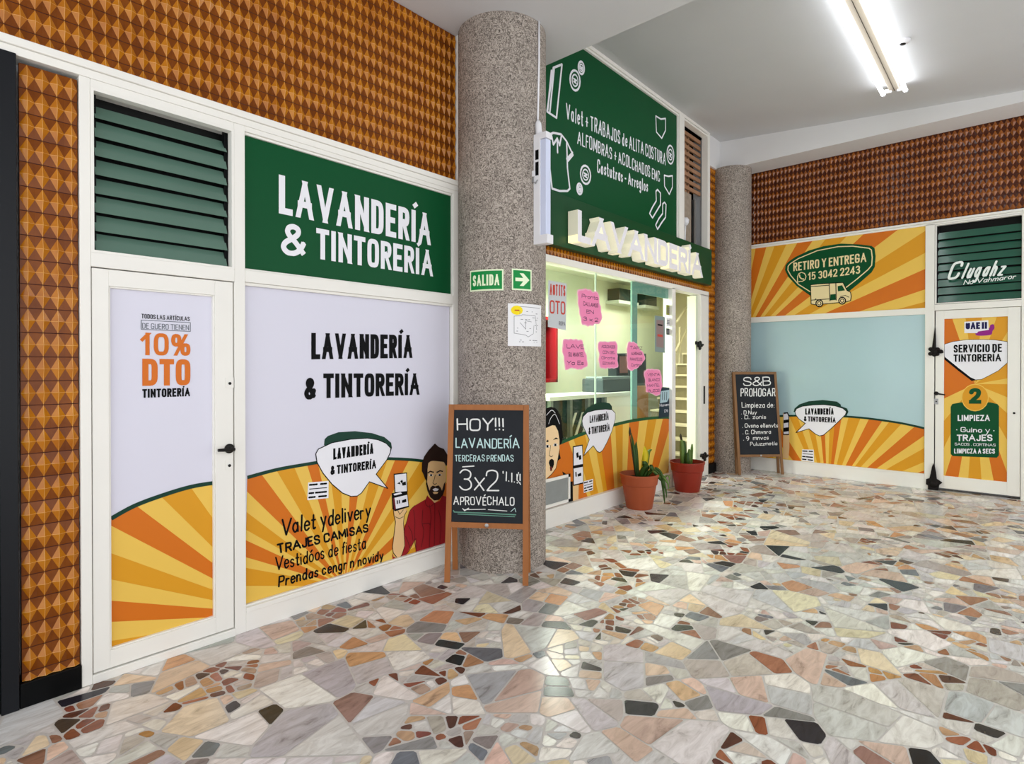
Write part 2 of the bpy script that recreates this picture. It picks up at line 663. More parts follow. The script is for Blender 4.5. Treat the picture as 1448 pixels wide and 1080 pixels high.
AMBER = glaze_mat('amber_glaze', (164, 92, 6), (194, 122, 16))
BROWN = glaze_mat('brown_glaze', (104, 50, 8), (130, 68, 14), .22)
AMBER_SHADED = glaze_mat('shaded_amber_glaze', (132, 68, 12), (164, 92, 20), .65)  # right wall: the same amber and brown glaze, darkened to imitate shade
BROWN_SHADED = glaze_mat('shaded_brown_glaze', (64, 26, 8), (88, 40, 12), .3)
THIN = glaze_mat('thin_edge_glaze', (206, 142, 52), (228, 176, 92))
GROUT = mat('tile_joint', (70, 30, 14), 0.8)


def tiles(name, P, u0, u1, v0, v1, tw=0.0545, th=0.111, h=0.016, parent=None, kind='structure', glaze=None):
    """wall of glazed relief tiles: a raised diamond on every tile, sunk corners, a joint between rows"""
    AM, BR, TH = glaze or (AMBER, BROWN, THIN)
    mb = MB()
    nu, nv = max(1, math.ceil((u1 - u0) / tw)), max(1, math.ceil((v1 - v0) / th))
    mb.poly(P, [(u0, v0), (u1, v0), (u1, v1), (u0, v1)], GROUT, -0.002, 0.02)
    cl = lambda a, b: (min(max(a, u0), u1), min(max(b, v0), v1))
    for j in range(nv):
        for i in range(nu):
            a, b = u0 + i * tw, v1 - (j + 1) * th + 0.0018
            c, d = a + tw, v1 - j * th - 0.0018
            mu, mv = (a + c) / 2, (b + d) / 2
            if mu > u1 + 0.3 * tw or d < v0 + 0.004:
                continue
            q = lambda x, y, z: P.pt(*cl(x, y), z)
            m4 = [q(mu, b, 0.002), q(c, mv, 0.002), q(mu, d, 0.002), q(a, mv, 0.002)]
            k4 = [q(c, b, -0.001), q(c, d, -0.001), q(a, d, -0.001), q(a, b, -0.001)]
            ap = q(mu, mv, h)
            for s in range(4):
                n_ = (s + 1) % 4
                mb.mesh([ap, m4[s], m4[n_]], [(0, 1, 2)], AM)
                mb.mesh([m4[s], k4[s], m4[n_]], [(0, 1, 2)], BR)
                # the glaze runs thin along the sharp arrises
                for e0, e1, wd in (((ap, m4[s], .0009),) if TH else ()):
                    d_ = (e1 - e0)
                    if d_.length < .004:
                        continue
                    sd_ = d_.cross(P.n).normalized() * wd
                    up = P.n * .0007
                    mb.mesh([e0 - sd_ + up * .4, e1 - sd_ + up * .4, e1 + up, e0 + up, e1 + sd_ + up * .4, e0 + sd_ + up * .4], [(0, 1, 2, 3), (3, 2, 4, 5)], TH)
    return mb.build(name, parent, kind=kind if parent is None else None)


# ------------------------------------------------------------------ floor: broken marble set in pale mortar
def stone_mat():
    m = bpy.data.materials.new('broken_marble')
    m.use_nodes = True
    nt = m.node_tree
    p = nt.nodes['Principled BSDF']
    p.inputs['Roughness'].default_value = 0.23
    p.inputs['Specular IOR Level'].default_value = 0.32
    at = nt.nodes.new('ShaderNodeAttribute')
    at.attribute_name = 'stone'
    rn = nt.nodes.new('ShaderNodeAttribute')
    rn.attribute_name = 'turn'
    tc = nt.nodes.new('ShaderNodeTexCoord')
    ad = nt.nodes.new('ShaderNodeVectorMath')
    ad.operation = 'MULTIPLY_ADD'
    ad.inputs[1].default_value = (37, 37, 37)
    nt.links.new(rn.outputs['Color'], ad.inputs[0])
    nt.links.new(tc.outputs['Object'], ad.inputs[2])
    mp = nt.nodes.new('ShaderNodeMapping')
    sc = nt.nodes.new('ShaderNodeVectorMath')
    sc.operation = 'SCALE'
    sc.inputs['Scale'].default_value = 6.28
    nt.links.new(rn.outputs['Color'], sc.inputs[0])
    nt.links.new(ad.outputs[0], mp.inputs['Vector'])
    cz = nt.nodes.new('ShaderNodeCombineXYZ')
    sx = nt.nodes.new('ShaderNodeSeparateXYZ')
    nt.links.new(sc.outputs[0], sx.inputs[0])
    nt.links.new(sx.outputs[0], cz.inputs[2])
    nt.links.new(cz.outputs[0], mp.inputs['Rotation'])
    mp.inputs['Scale'].default_value = (3.2, 12, 4)
    n = nt.nodes.new('ShaderNodeTexNoise')
    n.inputs['Scale'].default_value = 1.6
    n.inputs['Detail'].default_value = 8
    n.inputs['Roughness'].default_value = 0.65
    n.inputs['Distortion'].default_value = 1.2
    nt.links.new(mp.outputs[0], n.inputs['Vector'])
    cr = nt.nodes.new('ShaderNodeValToRGB')
    e = cr.color_ramp.elements
    e[0].position, e[0].color = 0.30, (0.50, 0.47, 0.45, 1)
    e[1].position, e[1].color = 0.62, (1.08, 1.08, 1.08, 1)
    k = e.new(0.42)
    k.color = (0.84, 0.82, 0.80, 1)
    nt.links.new(n.outputs['Fac'], cr.inputs[0])
    mx = nt.nodes.new('ShaderNodeMix')
    mx.data_type = 'RGBA'
    mx.blend_type = 'MULTIPLY'
    mx.inputs[0].default_value = 1.0
    nt.links.new(at.outputs['Color'], mx.inputs[6])
    nt.links.new(cr.outputs[0], mx.inputs[7])
    nt.links.new(mx.outputs[2], p.inputs['Base Color'])
    return m


def make_floor():
    rng = random.Random(11)
    x0, x1, y0, y1, sp = -1.2, 9.0, -2.6, 3.62, 0.36
    seeds = {}
    nx, ny = int((x1 - x0) / sp) + 1, int((y1 - y0) / sp) + 1
    for i in range(-1, nx + 1):
        for j in range(-1, ny + 1):
            seeds[i, j] = (x0 + (i + .5 + rng.uniform(-.46, .46)) * sp, y0 + (j + .5 + rng.uniform(-.46, .46)) * sp)
    area = lambda q: abs(sum(q[i][0] * q[(i + 1) % len(q)][1] - q[(i + 1) % len(q)][0] * q[i][1] for i in range(len(q)))) / 2
    pieces = []
    cur = [False]

    def cut(q, goal, depth):
        A = area(q)
        if A < goal or depth > 9:
            pieces.append((q, cur[0]))
            return
        # try several cuts and keep the one whose halves are the best shaped
        L = max(((q[i], q[j]) for i in range(len(q)) for j in range(i)), key=lambda t: (t[0][0] - t[1][0]) ** 2 + (t[0][1] - t[1][1]) ** 2)
        base = math.atan2(L[1][1] - L[0][1], L[1][0] - L[0][0])
        best = None
        r = math.sqrt(A) * 0.28
        for _ in range(2 if rng.random() < .45 else 6):
            an = base + rng.gauss(0, 0.5)
            cx = sum(p[0] for p in q) / len(q) + rng.uniform(-r, r)
            cy = sum(p[1] for p in q) / len(q) + rng.uniform(-r, r)
            nx_, ny_ = math.cos(an), math.sin(an)
            c = nx_ * cx + ny_ * cy
            hs = [clip(q, s * nx_, s * ny_, s * c) for s in (1, -1)]
            if min(len(h) for h in hs) < 3:
                continue
            sc = 0
            for h in hs:
                pm = sum(math.dist(h[i], h[i - 1]) for i in range(len(h)))
                sc += 12.57 * area(h) / pm ** 2 - (0.5 if len(h) == 3 else 0) - (0.25 if area(h) / A < .25 else 0)
            if best is None or sc > best[0]:
                best = (sc, hs)
        if best is None:
            pieces.append((q, cur[0]))
            return
        for h in best[1]:
            g = goal if rng.random() < 0.72 else rng.choice([0.006, 0.010, 0.02, 0.04, 0.07])
            cut(h, g, depth + 1)

    for (i, j), s in seeds.items():
        if not (0 <= i < nx and 0 <= j < ny):
            continue
        q = [(s[0] - 1, s[1] - 1), (s[0] + 1, s[1] - 1), (s[0] + 1, s[1] + 1), (s[0] - 1, s[1] + 1)]
        for di in (-2, -1, 0, 1, 2):
            for dj in (-2, -1, 0, 1, 2):
                t = seeds.get((i + di, j + dj))
                if t and t != s:
                    a, b = t[0] - s[0], t[1] - s[1]
                    q = clip(q, a, b, a * (s[0] + t[0]) / 2 + b * (s[1] + t[1]) / 2)
        cur[0] = rng.random() < 0.42
        cut(q, rng.choice([0.006, 0.010, 0.016, 0.022, 0.03, 0.04, 0.05, 0.08]), 0)
    big = [(220, 217, 213), (228, 225, 221), (208, 206, 205), (230, 227, 221), (240, 235, 227), (236, 212, 174), (228, 198, 176), (216, 188, 174),
           (192, 190, 188), (212, 209, 206), (222, 219, 216), (234, 220, 186), (242, 238, 231), (196, 186, 177), (206, 204, 203), (238, 233, 226)]
    mid = big + [(122, 126, 132), (56, 58, 61), (212, 160, 116), (158, 122, 106), (230, 194, 154), (40, 41, 44), (240, 236, 230), (238, 233, 224), (152, 148, 146), (178, 128, 98)]
    small = [(138, 76, 52), (120, 68, 50), (156, 100, 70), (242, 237, 228), (196, 148, 96), (98, 64, 48), (148, 86, 62), (206, 170, 130), (184, 160, 140), (243, 238, 232), (212, 200, 188), (72, 66, 60),
             (216, 212, 206), (204, 200, 194), (236, 228, 214), (172, 118, 92)]
    pale_small = big + [(122, 126, 132), (66, 62, 60), (240, 236, 230), (243, 240, 234), (150, 140, 132), (206, 170, 130), (160, 120, 96), (238, 232, 222), (226, 220, 212)]
    verts, faces, cols, turn = [], [], [], []
    for q, warm in pieces:
        if len(q) < 3:
            continue
        g = 0.0042
        ar = sum(q[i][0] * q[(i + 1) % len(q)][1] - q[(i + 1) % len(q)][0] * q[i][1] for i in range(len(q)))
        if ar < 0:
            q = q[::-1]
        r = q
        for i in range(len(q)):
            p, t = q[i], q[(i + 1) % len(q)]
            L = math.hypot(t[0] - p[0], t[1] - p[1])
            if L < 1e-6:
                continue
            a, b = (t[1] - p[1]) / L, -(t[0] - p[0]) / L
            r = clip(r, a, b, a * p[0] + b * p[1] - g * rng.uniform(.7, 1.5))
            if len(r) < 3:
                break
        r = clip(clip(clip(clip(r, 1, 0, x1), -1, 0, -x0), 0, 1, y1), 0, -1, -y0) if len(r) > 2 else []
        if len(r) < 3 or area(r) < 0.0002:
            continue
        # knock the sharp corners off
        rr = []
        n = len(r)
        for i in range(n):
            p, c, t = r[i - 1], r[i], r[(i + 1) % n]
            for o in (p, t):
                d = math.hypot(o[0] - c[0], o[1] - c[1])
                k = min(0.25, 0.010 / max(d, 1e-6))
                rr.append((c[0] + (o[0] - c[0]) * k, c[1] + (o[1] - c[1]) * k))
        A = area(r)
        pal = big if A > 0.030 else mid if A > 0.0075 else small
        if pal is small and not warm:
            pal = pale_small
        c = rng.choice(pal)
        f = rng.uniform(.93, 1.06)
        c = tuple(min(250, v * f + rng.uniform(-4, 4)) for v in c)
        b = len(verts)
        verts += [(x, y, 0.0) for x, y in rr]
        faces.append(tuple(range(b, b + len(rr))))
        cols.append(S(*c))
        turn.append((rng.random(), rng.random(), rng.random(), 1))
    n_st = len(faces)
    b = len(verts)
    X0f, X1f, Y0f, Y1f = -2.0, 9.1, -3.2, 3.62
    verts += [(X0f, Y0f, -.0012), (X1f, Y0f, -.0012), (X1f, Y1f, -.0012), (X0f, Y1f, -.0012),
              (X0f, Y0f, -.1), (X1f, Y0f, -.1), (X1f, Y1f, -.1), (X0f, Y1f, -.1)]
    faces += [(b, b + 1, b + 2, b + 3), (b + 7, b + 6, b + 5, b + 4)]
    me = bpy.data.meshes.new('floor')
    me.from_pydata(verts, [], faces)
    me.materials.append(stone_mat())
    me.materials.append(mat('pale_mortar', (208, 203, 196), 0.5, vary=0.08, vscale=20))
    me.polygons.foreach_set('material_index', [0] * n_st + [1] * 2)
    a = me.attributes.new('stone', 'FLOAT_COLOR', 'FACE')
    t = me.attributes.new('turn', 'FLOAT_COLOR', 'FACE')
    for i in range(n_st + 2):
        a.data[i].color = cols[i] if i < n_st else S(198, 190, 180)
        t.data[i].color = turn[i] if i < n_st else (0, 0, 0, 1)
    me.update()
    o = bpy.data.objects.new('floor', me)
    COL.objects.link(o)
    o['kind'] = 'structure'


make_floor()

# ------------------------------------------------------------------ ceilings and beam
SOF = 4.19
mb = MB()
mb.box(-2.2, 4.0, -3.4, 3.6, SOF, 5.3, PLASTER)
mb.build('ceiling', kind='structure')
CZ = lambda y: 4.875 - 0.09 * (Y0 - y)          # the far ceiling falls away to the right
mb = MB()
v = [(4.0, 3.62, CZ(3.62)), (9.1, 3.62, CZ(3.62)), (9.1, -3.4, CZ(-3.4)), (4.0, -3.4, CZ(-3.4)), (4.0, 3.62, 5.3), (9.1, 3.62, 5.3), (9.1, -3.4, 5.3), (4.0, -3.4, 5.3)]
mb.mesh(v, [(0, 3, 2, 1), (4, 5, 6, 7), (0, 1, 5, 4), (3, 7, 6, 2), (0, 4, 7, 3), (1, 2, 6, 5)], PLASTER)
mb.build('ceiling', kind='structure')
mb = MB()
y_a, y_b = 3.60, -2.5
v = [(8.47, y_a, 4.45), (9.05, y_a, 4.45), (9.05, y_b, 4.45), (8.47, y_b, 4.45), (8.47, y_a, CZ(y_a) + .05), (9.05, y_a, CZ(y_a) + .05),
     (9.05, y_b, 4.6), (8.47, y_b, 4.6)]
mb.mesh(v, [(0, 3, 2, 1), (4, 5, 6, 7), (0, 1, 5, 4), (3, 7, 6, 2), (0, 4, 7, 3), (1, 2, 6, 5)], BEAMPAINT)
mb.build('ceiling_beam', kind='structure')

# ------------------------------------------------------------------ left wall
mb = MB()
mb.box(-2.5, 3.3, 3.50, 3.62, 2.95, SOF, PLASTER)
mb.box(0.46, 0.70, 3.50, 3.62, 0, 2.95, PLASTER)
mb.box(0.70, 3.3, 3.58, 3.66, 0, 2.95, DARK)
mb.build('wall_left', kind='structure')
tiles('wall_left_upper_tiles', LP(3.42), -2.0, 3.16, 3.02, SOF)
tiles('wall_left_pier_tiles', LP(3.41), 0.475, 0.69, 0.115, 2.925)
MB().box(0.465, 0.693, 3.385, 3.52, 0, 0.112, BLACK).build('baseboard_left', kind='structure', bevel=.003)
mb = MB()
mb.box(-2.5, 3.235, 3.375, 3.50, 2.985, 3.022, WHITE)
mb.box(-2.5, 3.235, 3.388, 3.50, 2.945, 2.984, WHITE)
mb.build('trim_1', kind='structure', bevel=.002)
mb = MB()
mb.box(3.165, 3.20, 3.385, 3.45, 3.022, SOF, WHITE)
mb.box(3.202, 3.25, 3.43, 3.50, 2.99, SOF, BLACK)
mb.build('trim_2', kind='structure', bevel=.002)
# black shop front at the far left
b0 = thing('door_3', (-0.5, 3.42, 0), kind='structure')
mb = MB()
mb.box(0.400, 0.462, 3.38, 3.50, 0, 2.95, mat('dark_frame', (22, 24, 28), .35, spec=.2))
mb.box(-2.5, 0.40, 3.40, 3.50, 2.88, 2.95, BLACK)
mb.box(-2.5, 0.40, 3.40, 3.50, 2.03, 2.08, BLACK)
mb.box(-2.5, 0.40, 3.40, 3.50, 0.0, 0.06, METAL)
mb.box(0.372, 0.40, 3.40, 3.48, 0.06, 2.03, BLACK)
mb.build('door_frame', b0, bevel=.003)
MB().box(-2.5, 0.395, 3.46, 3.50, 0.05, 2.9, mat('dark_glass', (6, 7, 8), 0.2, spec=0.1)).build('pane', b0)

# white frame of the left shop front: posts, transoms and skirting
mb = MB()
ZT = 2.945
for a, b in ((0.694, 0.738), (1.418, 1.480), (3.112, 3.190)):
    mb.box(a, b, Y0, 3.56, 0, ZT, WHITE)
mb.box(0.738, 1.418, Y0, 3.56, 2.905, ZT, WHITE)
mb.box(0.738, 1.418, Y0 - .004, 3.56, 2.035, 2.105, WHITE)
mb.box(1.480, 3.112, Y0, 3.56, 2.915, ZT, WHITE)
mb.box(1.480, 3.112, Y0 - .004, 3.56, 2.040, 2.110, WHITE)
mb.box(1.480, 3.112, Y0, 3.56, 0, 0.115, WHITE)
mb.box(1.480, 3.112, Y0 - .006, 3.56, 0.112, 0.140, WHITE)
mb.box(0.738, 1.418, Y0 - .006, 3.56, 0, 0.042, WHITE)
for a, b in ((1.484, 3.108),):     # glazing beads
    for z0, z1 in ((0.14, 0.152), (2.022, 2.040), (2.110, 2.122), (2.900, 2.915)):
        mb.box(a, b, 3.405, 3.43, z0, z1, WHITE)
mb.build('trim_3', kind='structure', bevel=.003)


# louver window over the left door
def louver(name, P, u0, u1, v0, v1, n, m, tilt, rng, back, gap=1.0):
    w = thing(name, P.pt((u0 + u1) / 2, v0, 0), kind='structure')
    mb = MB()
    for a, b, c, d in ((u0, u0 + .014, v0, v1), (u1 - .014, u1, v0, v1), (u0 + .014, u1 - .014, v1 - .014, v1), (u0 + .014, u1 - .014, v0, v0 + .012)):
        mb.poly(P, [(a, c), (b, c), (b, d), (a, d)], WHITE, 0.002, 0.05)
    mb.build('window_frame', w)
    mb = MB()
    for a in (u0 + .014, u1 - .034):
        mb.poly(P, [(a, v0), (a + .02, v0), (a + .02, v1), (a, v1)], BLACK, -0.05, 0.03)
    mb.build('side_rail', w)
    mb = MB()
    mb.poly(P, [(u0, v0), (u1, v0), (u1, v1), (u0, v1)], DARK, -0.13, 0.01)
    mb.build('pane', w)
    pitch = (back - v0 - .015) / n
    for i in range(n):
        z = v0 + .018 + pitch * i
        h = pitch * gap
        t = tilt + rng.uniform(-.05, .05) + (.25 if i == n - 1 and tilt > .4 else 0)
        lift = 0.0
        c, s = math.cos(t), math.sin(t)
        mb = MB()
        dz = rng.uniform(-.004, .004)
        a, b = u0 + .026, u1 - .026
        q = []
        for th_ in (0, -.005):
            q += [P.pt(a, z, -.03 + th_), P.pt(b, z + dz, -.03 + th_), P.pt(b, z + dz + h * c, -.03 - h * s + th_), P.pt(a, z + h * c, -.03 - h * s + th_)]
        mb.mesh(q, [(0, 1, 2, 3), (7, 6, 5, 4), (0, 4, 5, 1), (2, 6, 7, 3), (1, 5, 6, 2), (0, 3, 7, 4)], m)
        mb.build('louver_blade', w)
    return w


rg = random.Random(4)
louver('window_1', LP(Y0), 0.738, 1.418, 2.105, 2.905, 8, LOUV, 0.42, rg, 2.862)

# left door: leaf, glass, handle, locks
d1 = thing('door_1', (1.078, 3.40, 0), kind='structure', label='white framed glazed shop door with a sunburst poster behind black lever handle')
mb = MB()
for a, b, c, d in ((0.742, 0.812, 0.048, 2.03), (1.314, 1.412, 0.048, 2.03), (0.812, 1.314, 0.048, 0.135), (0.812, 1.314, 1.948, 2.03)):
    mb.box(a, b, 3.398, 3.445, c, d, WHITE)
for a, b, c, d in ((0.812, 0.820, 0.135, 1.948), (1.306, 1.314, 0.135, 1.948), (0.82, 1.306, 0.135, 0.143), (0.82, 1.306, 1.940, 1.948)):
    mb.box(a, b, 3.406, 3.44, c, d, WHITE)
mb.build('door_leaf', d1, bevel=.002)
PD = LP(3.425)
vin = MB()
vin.poly(PD, [(0.815, 0.138), (1.311, 0.138), (1.311, 1.946), (0.815, 1.946)], LAV, 0, 0.006)
reg = under_arc(PD, [(157, 733), (190, 715), (230, 700), (270, 688), (306, 682)], [(306, 880), (156, 925)])
reg[0] = (0.815, reg[0][1])
reg = [(min(max(a, 0.815), 1.311), max(b, 0.138)) for a, b in reg]
sunburst(vin, PD, reg, (397, 868), [(330, 640), (274, 695), (237, 711), (202, 722), (157, 743), (157, 782), (157, 819), (157, 849), (157, 879), (157, 906), (157, 950), (157, 1000)],
         [YEL, MUS, YEL, ORA, YEL, MUS, YEL, ORA, YEL, MUS, MUS], 0.001)
arc = catmull([PD.uv(*p) for p in [(157, 733), (190, 715), (230, 700), (270, 688), (306, 682)]], n=5)
vin.strokes(PD, pen([(min(max(a, .82), 1.306), b) for a, b in arc], 0.022, 'curve'), GLINE, 0.002)
vs_ = vin.build('poster_sheet', d1)
lettering('lettering', vs_, PD, 'TODOS LAS ARTÍCULAS', (200, 450), (268, 454), (200, 443.5), INK, 0.14, 0.002)
lettering('lettering', vs_, PD, 'DE GUERO TIENEN', (201, 464.5), (267, 467), (201, 456.5), mat('grey_vinyl', (96, 104, 112), .5), 0.1, 0.002)
mb = MB()
mb.line(PD, [(199.5, 452.5), (269, 456), (269, 468.5), (199.5, 465.5)], 0.003, mat('grey_vinyl', (96, 104, 112), .5), 0.002, closed=True)
mb.build('lettering_border', vs_)
ORT = mat('orange_text_vinyl', (216, 112, 28), 0.45)
lettering('lettering', vs_, PD, '10%', (200, 502), (269, 503), (200, 470), ORT, 0.17, 0.002, sp=.1)
lettering('lettering', vs_, PD, 'DTO', (201, 545.5), (269, 544.5), (201, 507), ORT, 0.2, 0.002, sp=.06)
lettering('lettering', vs_, PD, 'TINTORERÍA', (201, 562.5), (268.5, 560), (201, 550), INK, 0.2, 0.002, sp=.07)


def lever(parent, P, c, end, r=0.027, m=METAL):
    """round rose, neck and lever"""
    a = P.pt(*c)
    b = P.pt(*end)
    mb = MB()
    mb.lathe(a, [(r, 0), (r, .007), (r * .86, .010)], m, 28, P.n)
    mb.tube([a + P.n * .008, a + P.n * .05], .009, m, 12)
    h = mb.build('handle', parent, smooth=True, auto=40)
    mb = MB()
    mb.tube([a + P.n * .05 + (a - b) * .12, a + P.n * .052, a.lerp(b, .5) + P.n * .054, b + P.n * .05], [.009, .0105, .010, .0085], m, 12)
    mb.build('lever', h, smooth=True, auto=50)


PF = LP(3.397)
lever(d1, PF, PF.uv(324, 634), PF.uv(303, 635.5))
for (px_, py_, w_, h_) in ((324.5, 541, .022, .03), (324, 657, .02, .028)):
    c = PF.uv(px_, py_)
    mb = MB()
    mb.poly(PF, [(c[0] - w_, c[1] - h_), (c[0] + w_, c[1] - h_), (c[0] + w_, c[1] + h_), (c[0] - w_, c[1] + h_)], WHITE, .004, .004)
    lk = mb.build('lock_plate', d1, bevel=.001)
    mb = MB()
    mb.lathe(PF.pt(c[0], c[1] - .004, .004), [(.008, 0), (.008, .004), (.006, .005)], METAL, 16, PF.n)
    mb.build('keyhole', lk)

# pane of the lower left window
MB().box(1.482, 3.11, 3.440, 3.447, 0.13, 2.05, mat('lower_pane', (180, 180, 190), 0.2)).build('window_2', kind='structure')
# ------------------------------------------------------------------ left sign panel
PS = LP(3.420)
t = thing('shop_sign', (2.3, 3.42, 2.11), 'wide green shop sign with large white laundry lettering above the white poster window', 'sign')
mb = MB()
mb.poly(PS, [(1.482, 2.112), (3.110, 2.112), (3.110, 2.913), (1.482, 2.913)], GREEN, 0, .008)
mb.build('panel', t)
lettering('lettering', t, PS, 'LAVANDERÍA', (394, 301.5), (609, 347), (394, 246.5), LETW, 0.168, 0.002, sp=.08)
lettering('lettering', t, PS, '&', (397, 360), (433, 364), (397, 314), LETW, 0.17, 0.002)
lettering('lettering', t, PS, 'TINTORERÍA', (447, 365.5), (612, 391), (447, 322), LETW, 0.168, 0.002, sp=.08)

# ------------------------------------------------------------------ graphic on the lower left window
PG = LP(3.432)
t = thing('window_graphic', (2.3, 3.432, 0.14), 'tall window poster with a bearded man in red shirt, sunburst and laundry headline', 'window poster')
U0, U1, V0, V1 = 1.486, 3.106, 0.142, 2.036
mb = MB()
mb.poly(PG, [(U0, V0), (U1, V0), (U1, V1), (U0, V1)], LAV, 0, .004)
mb.build('backing_sheet', t)
z3 = lambda x, y: (330 + x / 3.376, 560 + y / 3.375)
ARC = [z3(66, 388), z3(200, 352), z3(330, 328), z3(450, 310), z3(600, 298), z3(740, 298), z3(880, 306), z3(1060, 330)]


def clamp(uv):
    return [(min(max(a, U0), U1), min(max(b, V0), V1)) for a, b in uv]


reg = clamp(under_arc(PG, ARC, [z3(1060, 640)])) + [(U1, V0), (U0, V0)]
bp = [(65, 1100), (65, 1000), (65, 905), (65, 820), (65, 770), (65, 690), (65, 640), (65, 555), (65, 455), (145, 388), (215, 370), (295, 350), (355, 338), (405, 328),
      (455, 318), (510, 308), (565, 303), (620, 300), (675, 302), (735, 305), (770, 308), (835, 312), (890, 316), (960, 340), (1010, 420), (1010, 540), (1010, 640), (1010, 740), (1010, 800)]
mb = MB()
sunburst(mb, PG, reg, z3(530, 905), [z3(*p) for p in bp], [ORA, YEL, MUS, YEL], 0.001)
mb.build('sunburst', t)
mb = MB()
mb.strokes(PG, [clip(clip(q, 1, 0, U1), -1, 0, -U0) for q in pen(clamp(catmull([PG.uv(*p) for p in ARC], n=5)), 0.021, 'curve')], GLINE, 0.0018)
mb.build('border_line', t)
lettering('lettering', t, PG, 'LAVANDERÍA', (440, 508), (583, 506), (440, 470.5), INK, 0.188, 0.002, sp=.07)
lettering('lettering', t, PG, '&', (430, 565), (447, 564.5), (430, 534), INK, 0.22, 0.002)
lettering('lettering', t, PG, 'TINTORERÍA', (457, 563), (593, 558), (457, 528), INK, 0.188, 0.002, sp=.07)


def bubble(parent, P, green, white, off, edge=0.006):
    sb = MB()
    sb.px(P, green, GLINE, off)
    s = sb.build('speech_bubble', parent)
    sb = MB()
    sb.px(P, white, LETW, off + .0006)
    sb.line(P, white, edge, INK, off + .0010, closed=True)
    sb.build('bubble_face', s)
    return s


wb = [z3(*p) for p in [(392, 275), (405, 252), (470, 222), (560, 205), (640, 200), (690, 208), (728, 225), (750, 248), (748, 268), (730, 305), (680, 372), (736, 440), (648, 408),
                       (610, 462), (590, 476), (560, 478), (520, 462), (470, 420), (425, 365), (398, 315)]]
gb = [z3(*p) for p in [(432, 235), (435, 205), (450, 190), (500, 172), (580, 167), (660, 176), (720, 195), (752, 222), (756, 245), (748, 275), (735, 300), (690, 260), (560, 235)]]
s = bubble(t, PG, gb, wb, 0.0026)
lettering('lettering', s, PG, 'LAVANDERÍA', z3(475, 303), z3(667, 274), z3(475, 250), INK, 0.22, 0.0042, sp=.07)
lettering('lettering', s, PG, '& TINTORERÍA', z3(462, 376), z3(680, 344), z3(462, 333), INK, 0.22, 0.0042, sp=.07)
for tx, a, b, c, w in (('Valet ydelivery', (226, 668), (655, 578), (216, 588), .115), ('TRAJES CAMISAS', (211, 754), (645, 648), (207, 706), .2),
                       ('Vestidóos de fiesta', (197, 836), (633, 728), (189, 770), .11), ('Prendas cengr n novidy', (212, 912), (716, 782), (206, 856), .15)):
    lettering('lettering', t, PG, tx, z3(*a), z3(*b), z3(*c), INK, w, 0.0022, 'hand', seed=len(tx), sp=.05, slant=.0 if tx.isupper() else .12)


def note_label(parent, P, quad, off, rows=4):
    """small white address label: dark lines of small print"""
    mb = MB()
    mb.px(P, quad, LETW, off)
    o = mb.build('address_label', parent)
    mb = MB()
    a, b, c, d = [P.uv(*q) for q in quad]
    rng = random.Random(3)
    st = 0
    for r in range(rows):
        f = (r + .6) / (rows + .2)
        p = (a[0] + (d[0] - a[0]) * f, a[1] + (d[1] - a[1]) * f)
        q = (b[0] + (c[0] - b[0]) * f, b[1] + (c[1] - b[1]) * f)
        n = 11
        for i in range(n):
            if rng.random() < .15 and r != 1:
                continue
            u0 = .08 + .84 * i / n
            u1 = u0 + (.85 if r == 1 else .5) * .84 / n
            mb.line(P, [(p[0] + (q[0] - p[0]) * u0, p[1] + (q[1] - p[1]) * u0), (p[0] + (q[0] - p[0]) * u1, p[1] + (q[1] - p[1]) * u1)],
                    abs(a[1] - d[1]) * (.05 if r == 1 else .11), INK, off + .0006, px=False)
    mb.build('small_print', o)


note_label(t, PG, [z3(356, 412), z3(454, 404), z3(453, 486), z3(352, 496)], 0.002)

# drawn man
SKIN = mat('skin_tone_vinyl', (236, 196, 140), 0.45)
HAIR = mat('dark_hair_vinyl', (42, 24, 18), 0.45)
REDV = mat('red_shirt_vinyl', (158, 26, 34), 0.45)
REDD = mat('dark_red_vinyl', (98, 14, 22), 0.45)
z7 = lambda pts: [(540 + x / 5.4, 610 + y / 5.4) for x, y in pts]
man = MB()
o = 0.003
man.px(PG, z7([(250, 565), (335, 515), (345, 490), (375, 520), (400, 545), (440, 530), (460, 488), (500, 500), (560, 560), (560, 960), (420, 990), (258, 990), (258, 840), (250, 825),
               (190, 930), (120, 990), (84, 1000), (75, 925), (88, 955), (125, 975), (160, 905), (165, 760), (190, 680), (212, 605)]), REDV, o)
for ln in ([(250, 565), (212, 605), (190, 680), (165, 760)], [(310, 600), (305, 700), (318, 760), (300, 880)], [(360, 560), (372, 640), (365, 760), (360, 900)], [(400, 545), (402, 640), (398, 880)],
           [(240, 600), (250, 700), (245, 800), (258, 900)], [(310, 705), (355, 700), (365, 712)], [(200, 720), (225, 770), (235, 830)], [(180, 800), (200, 850), (210, 890)], [(430, 600), (450, 700), (440, 850)],
           [(345, 490), (330, 545), (360, 575), (400, 545)], [(258, 990), (258, 840), (250, 825), (190, 930), (84, 1000)]):
    man.line(PG, z7(ln), 0.0055, REDD, o + .0006, smooth=True)
man.px(PG, z7([(348, 470), (370, 510), (400, 545), (430, 525), (448, 490), (440, 450)]), SKIN, o + .0008)
man.px(PG, z7([(338, 290), (350, 238), (400, 222), (470, 228), (485, 300), (482, 400), (460, 480), (430, 520), (395, 522), (366, 495), (345, 440), (338, 370)]), SKIN, o + .0012, smooth=True)
man.px(PG, z7([(302, 300), (304, 240), (320, 190), (355, 140), (402, 90), (432, 118), (470, 132), (500, 180), (505, 260), (480, 250), (470, 232), (420, 226), (375, 222), (352, 240), (345, 290), (346, 330),
               (342, 385), (326, 360), (314, 325)]), HAIR, o + .0018)
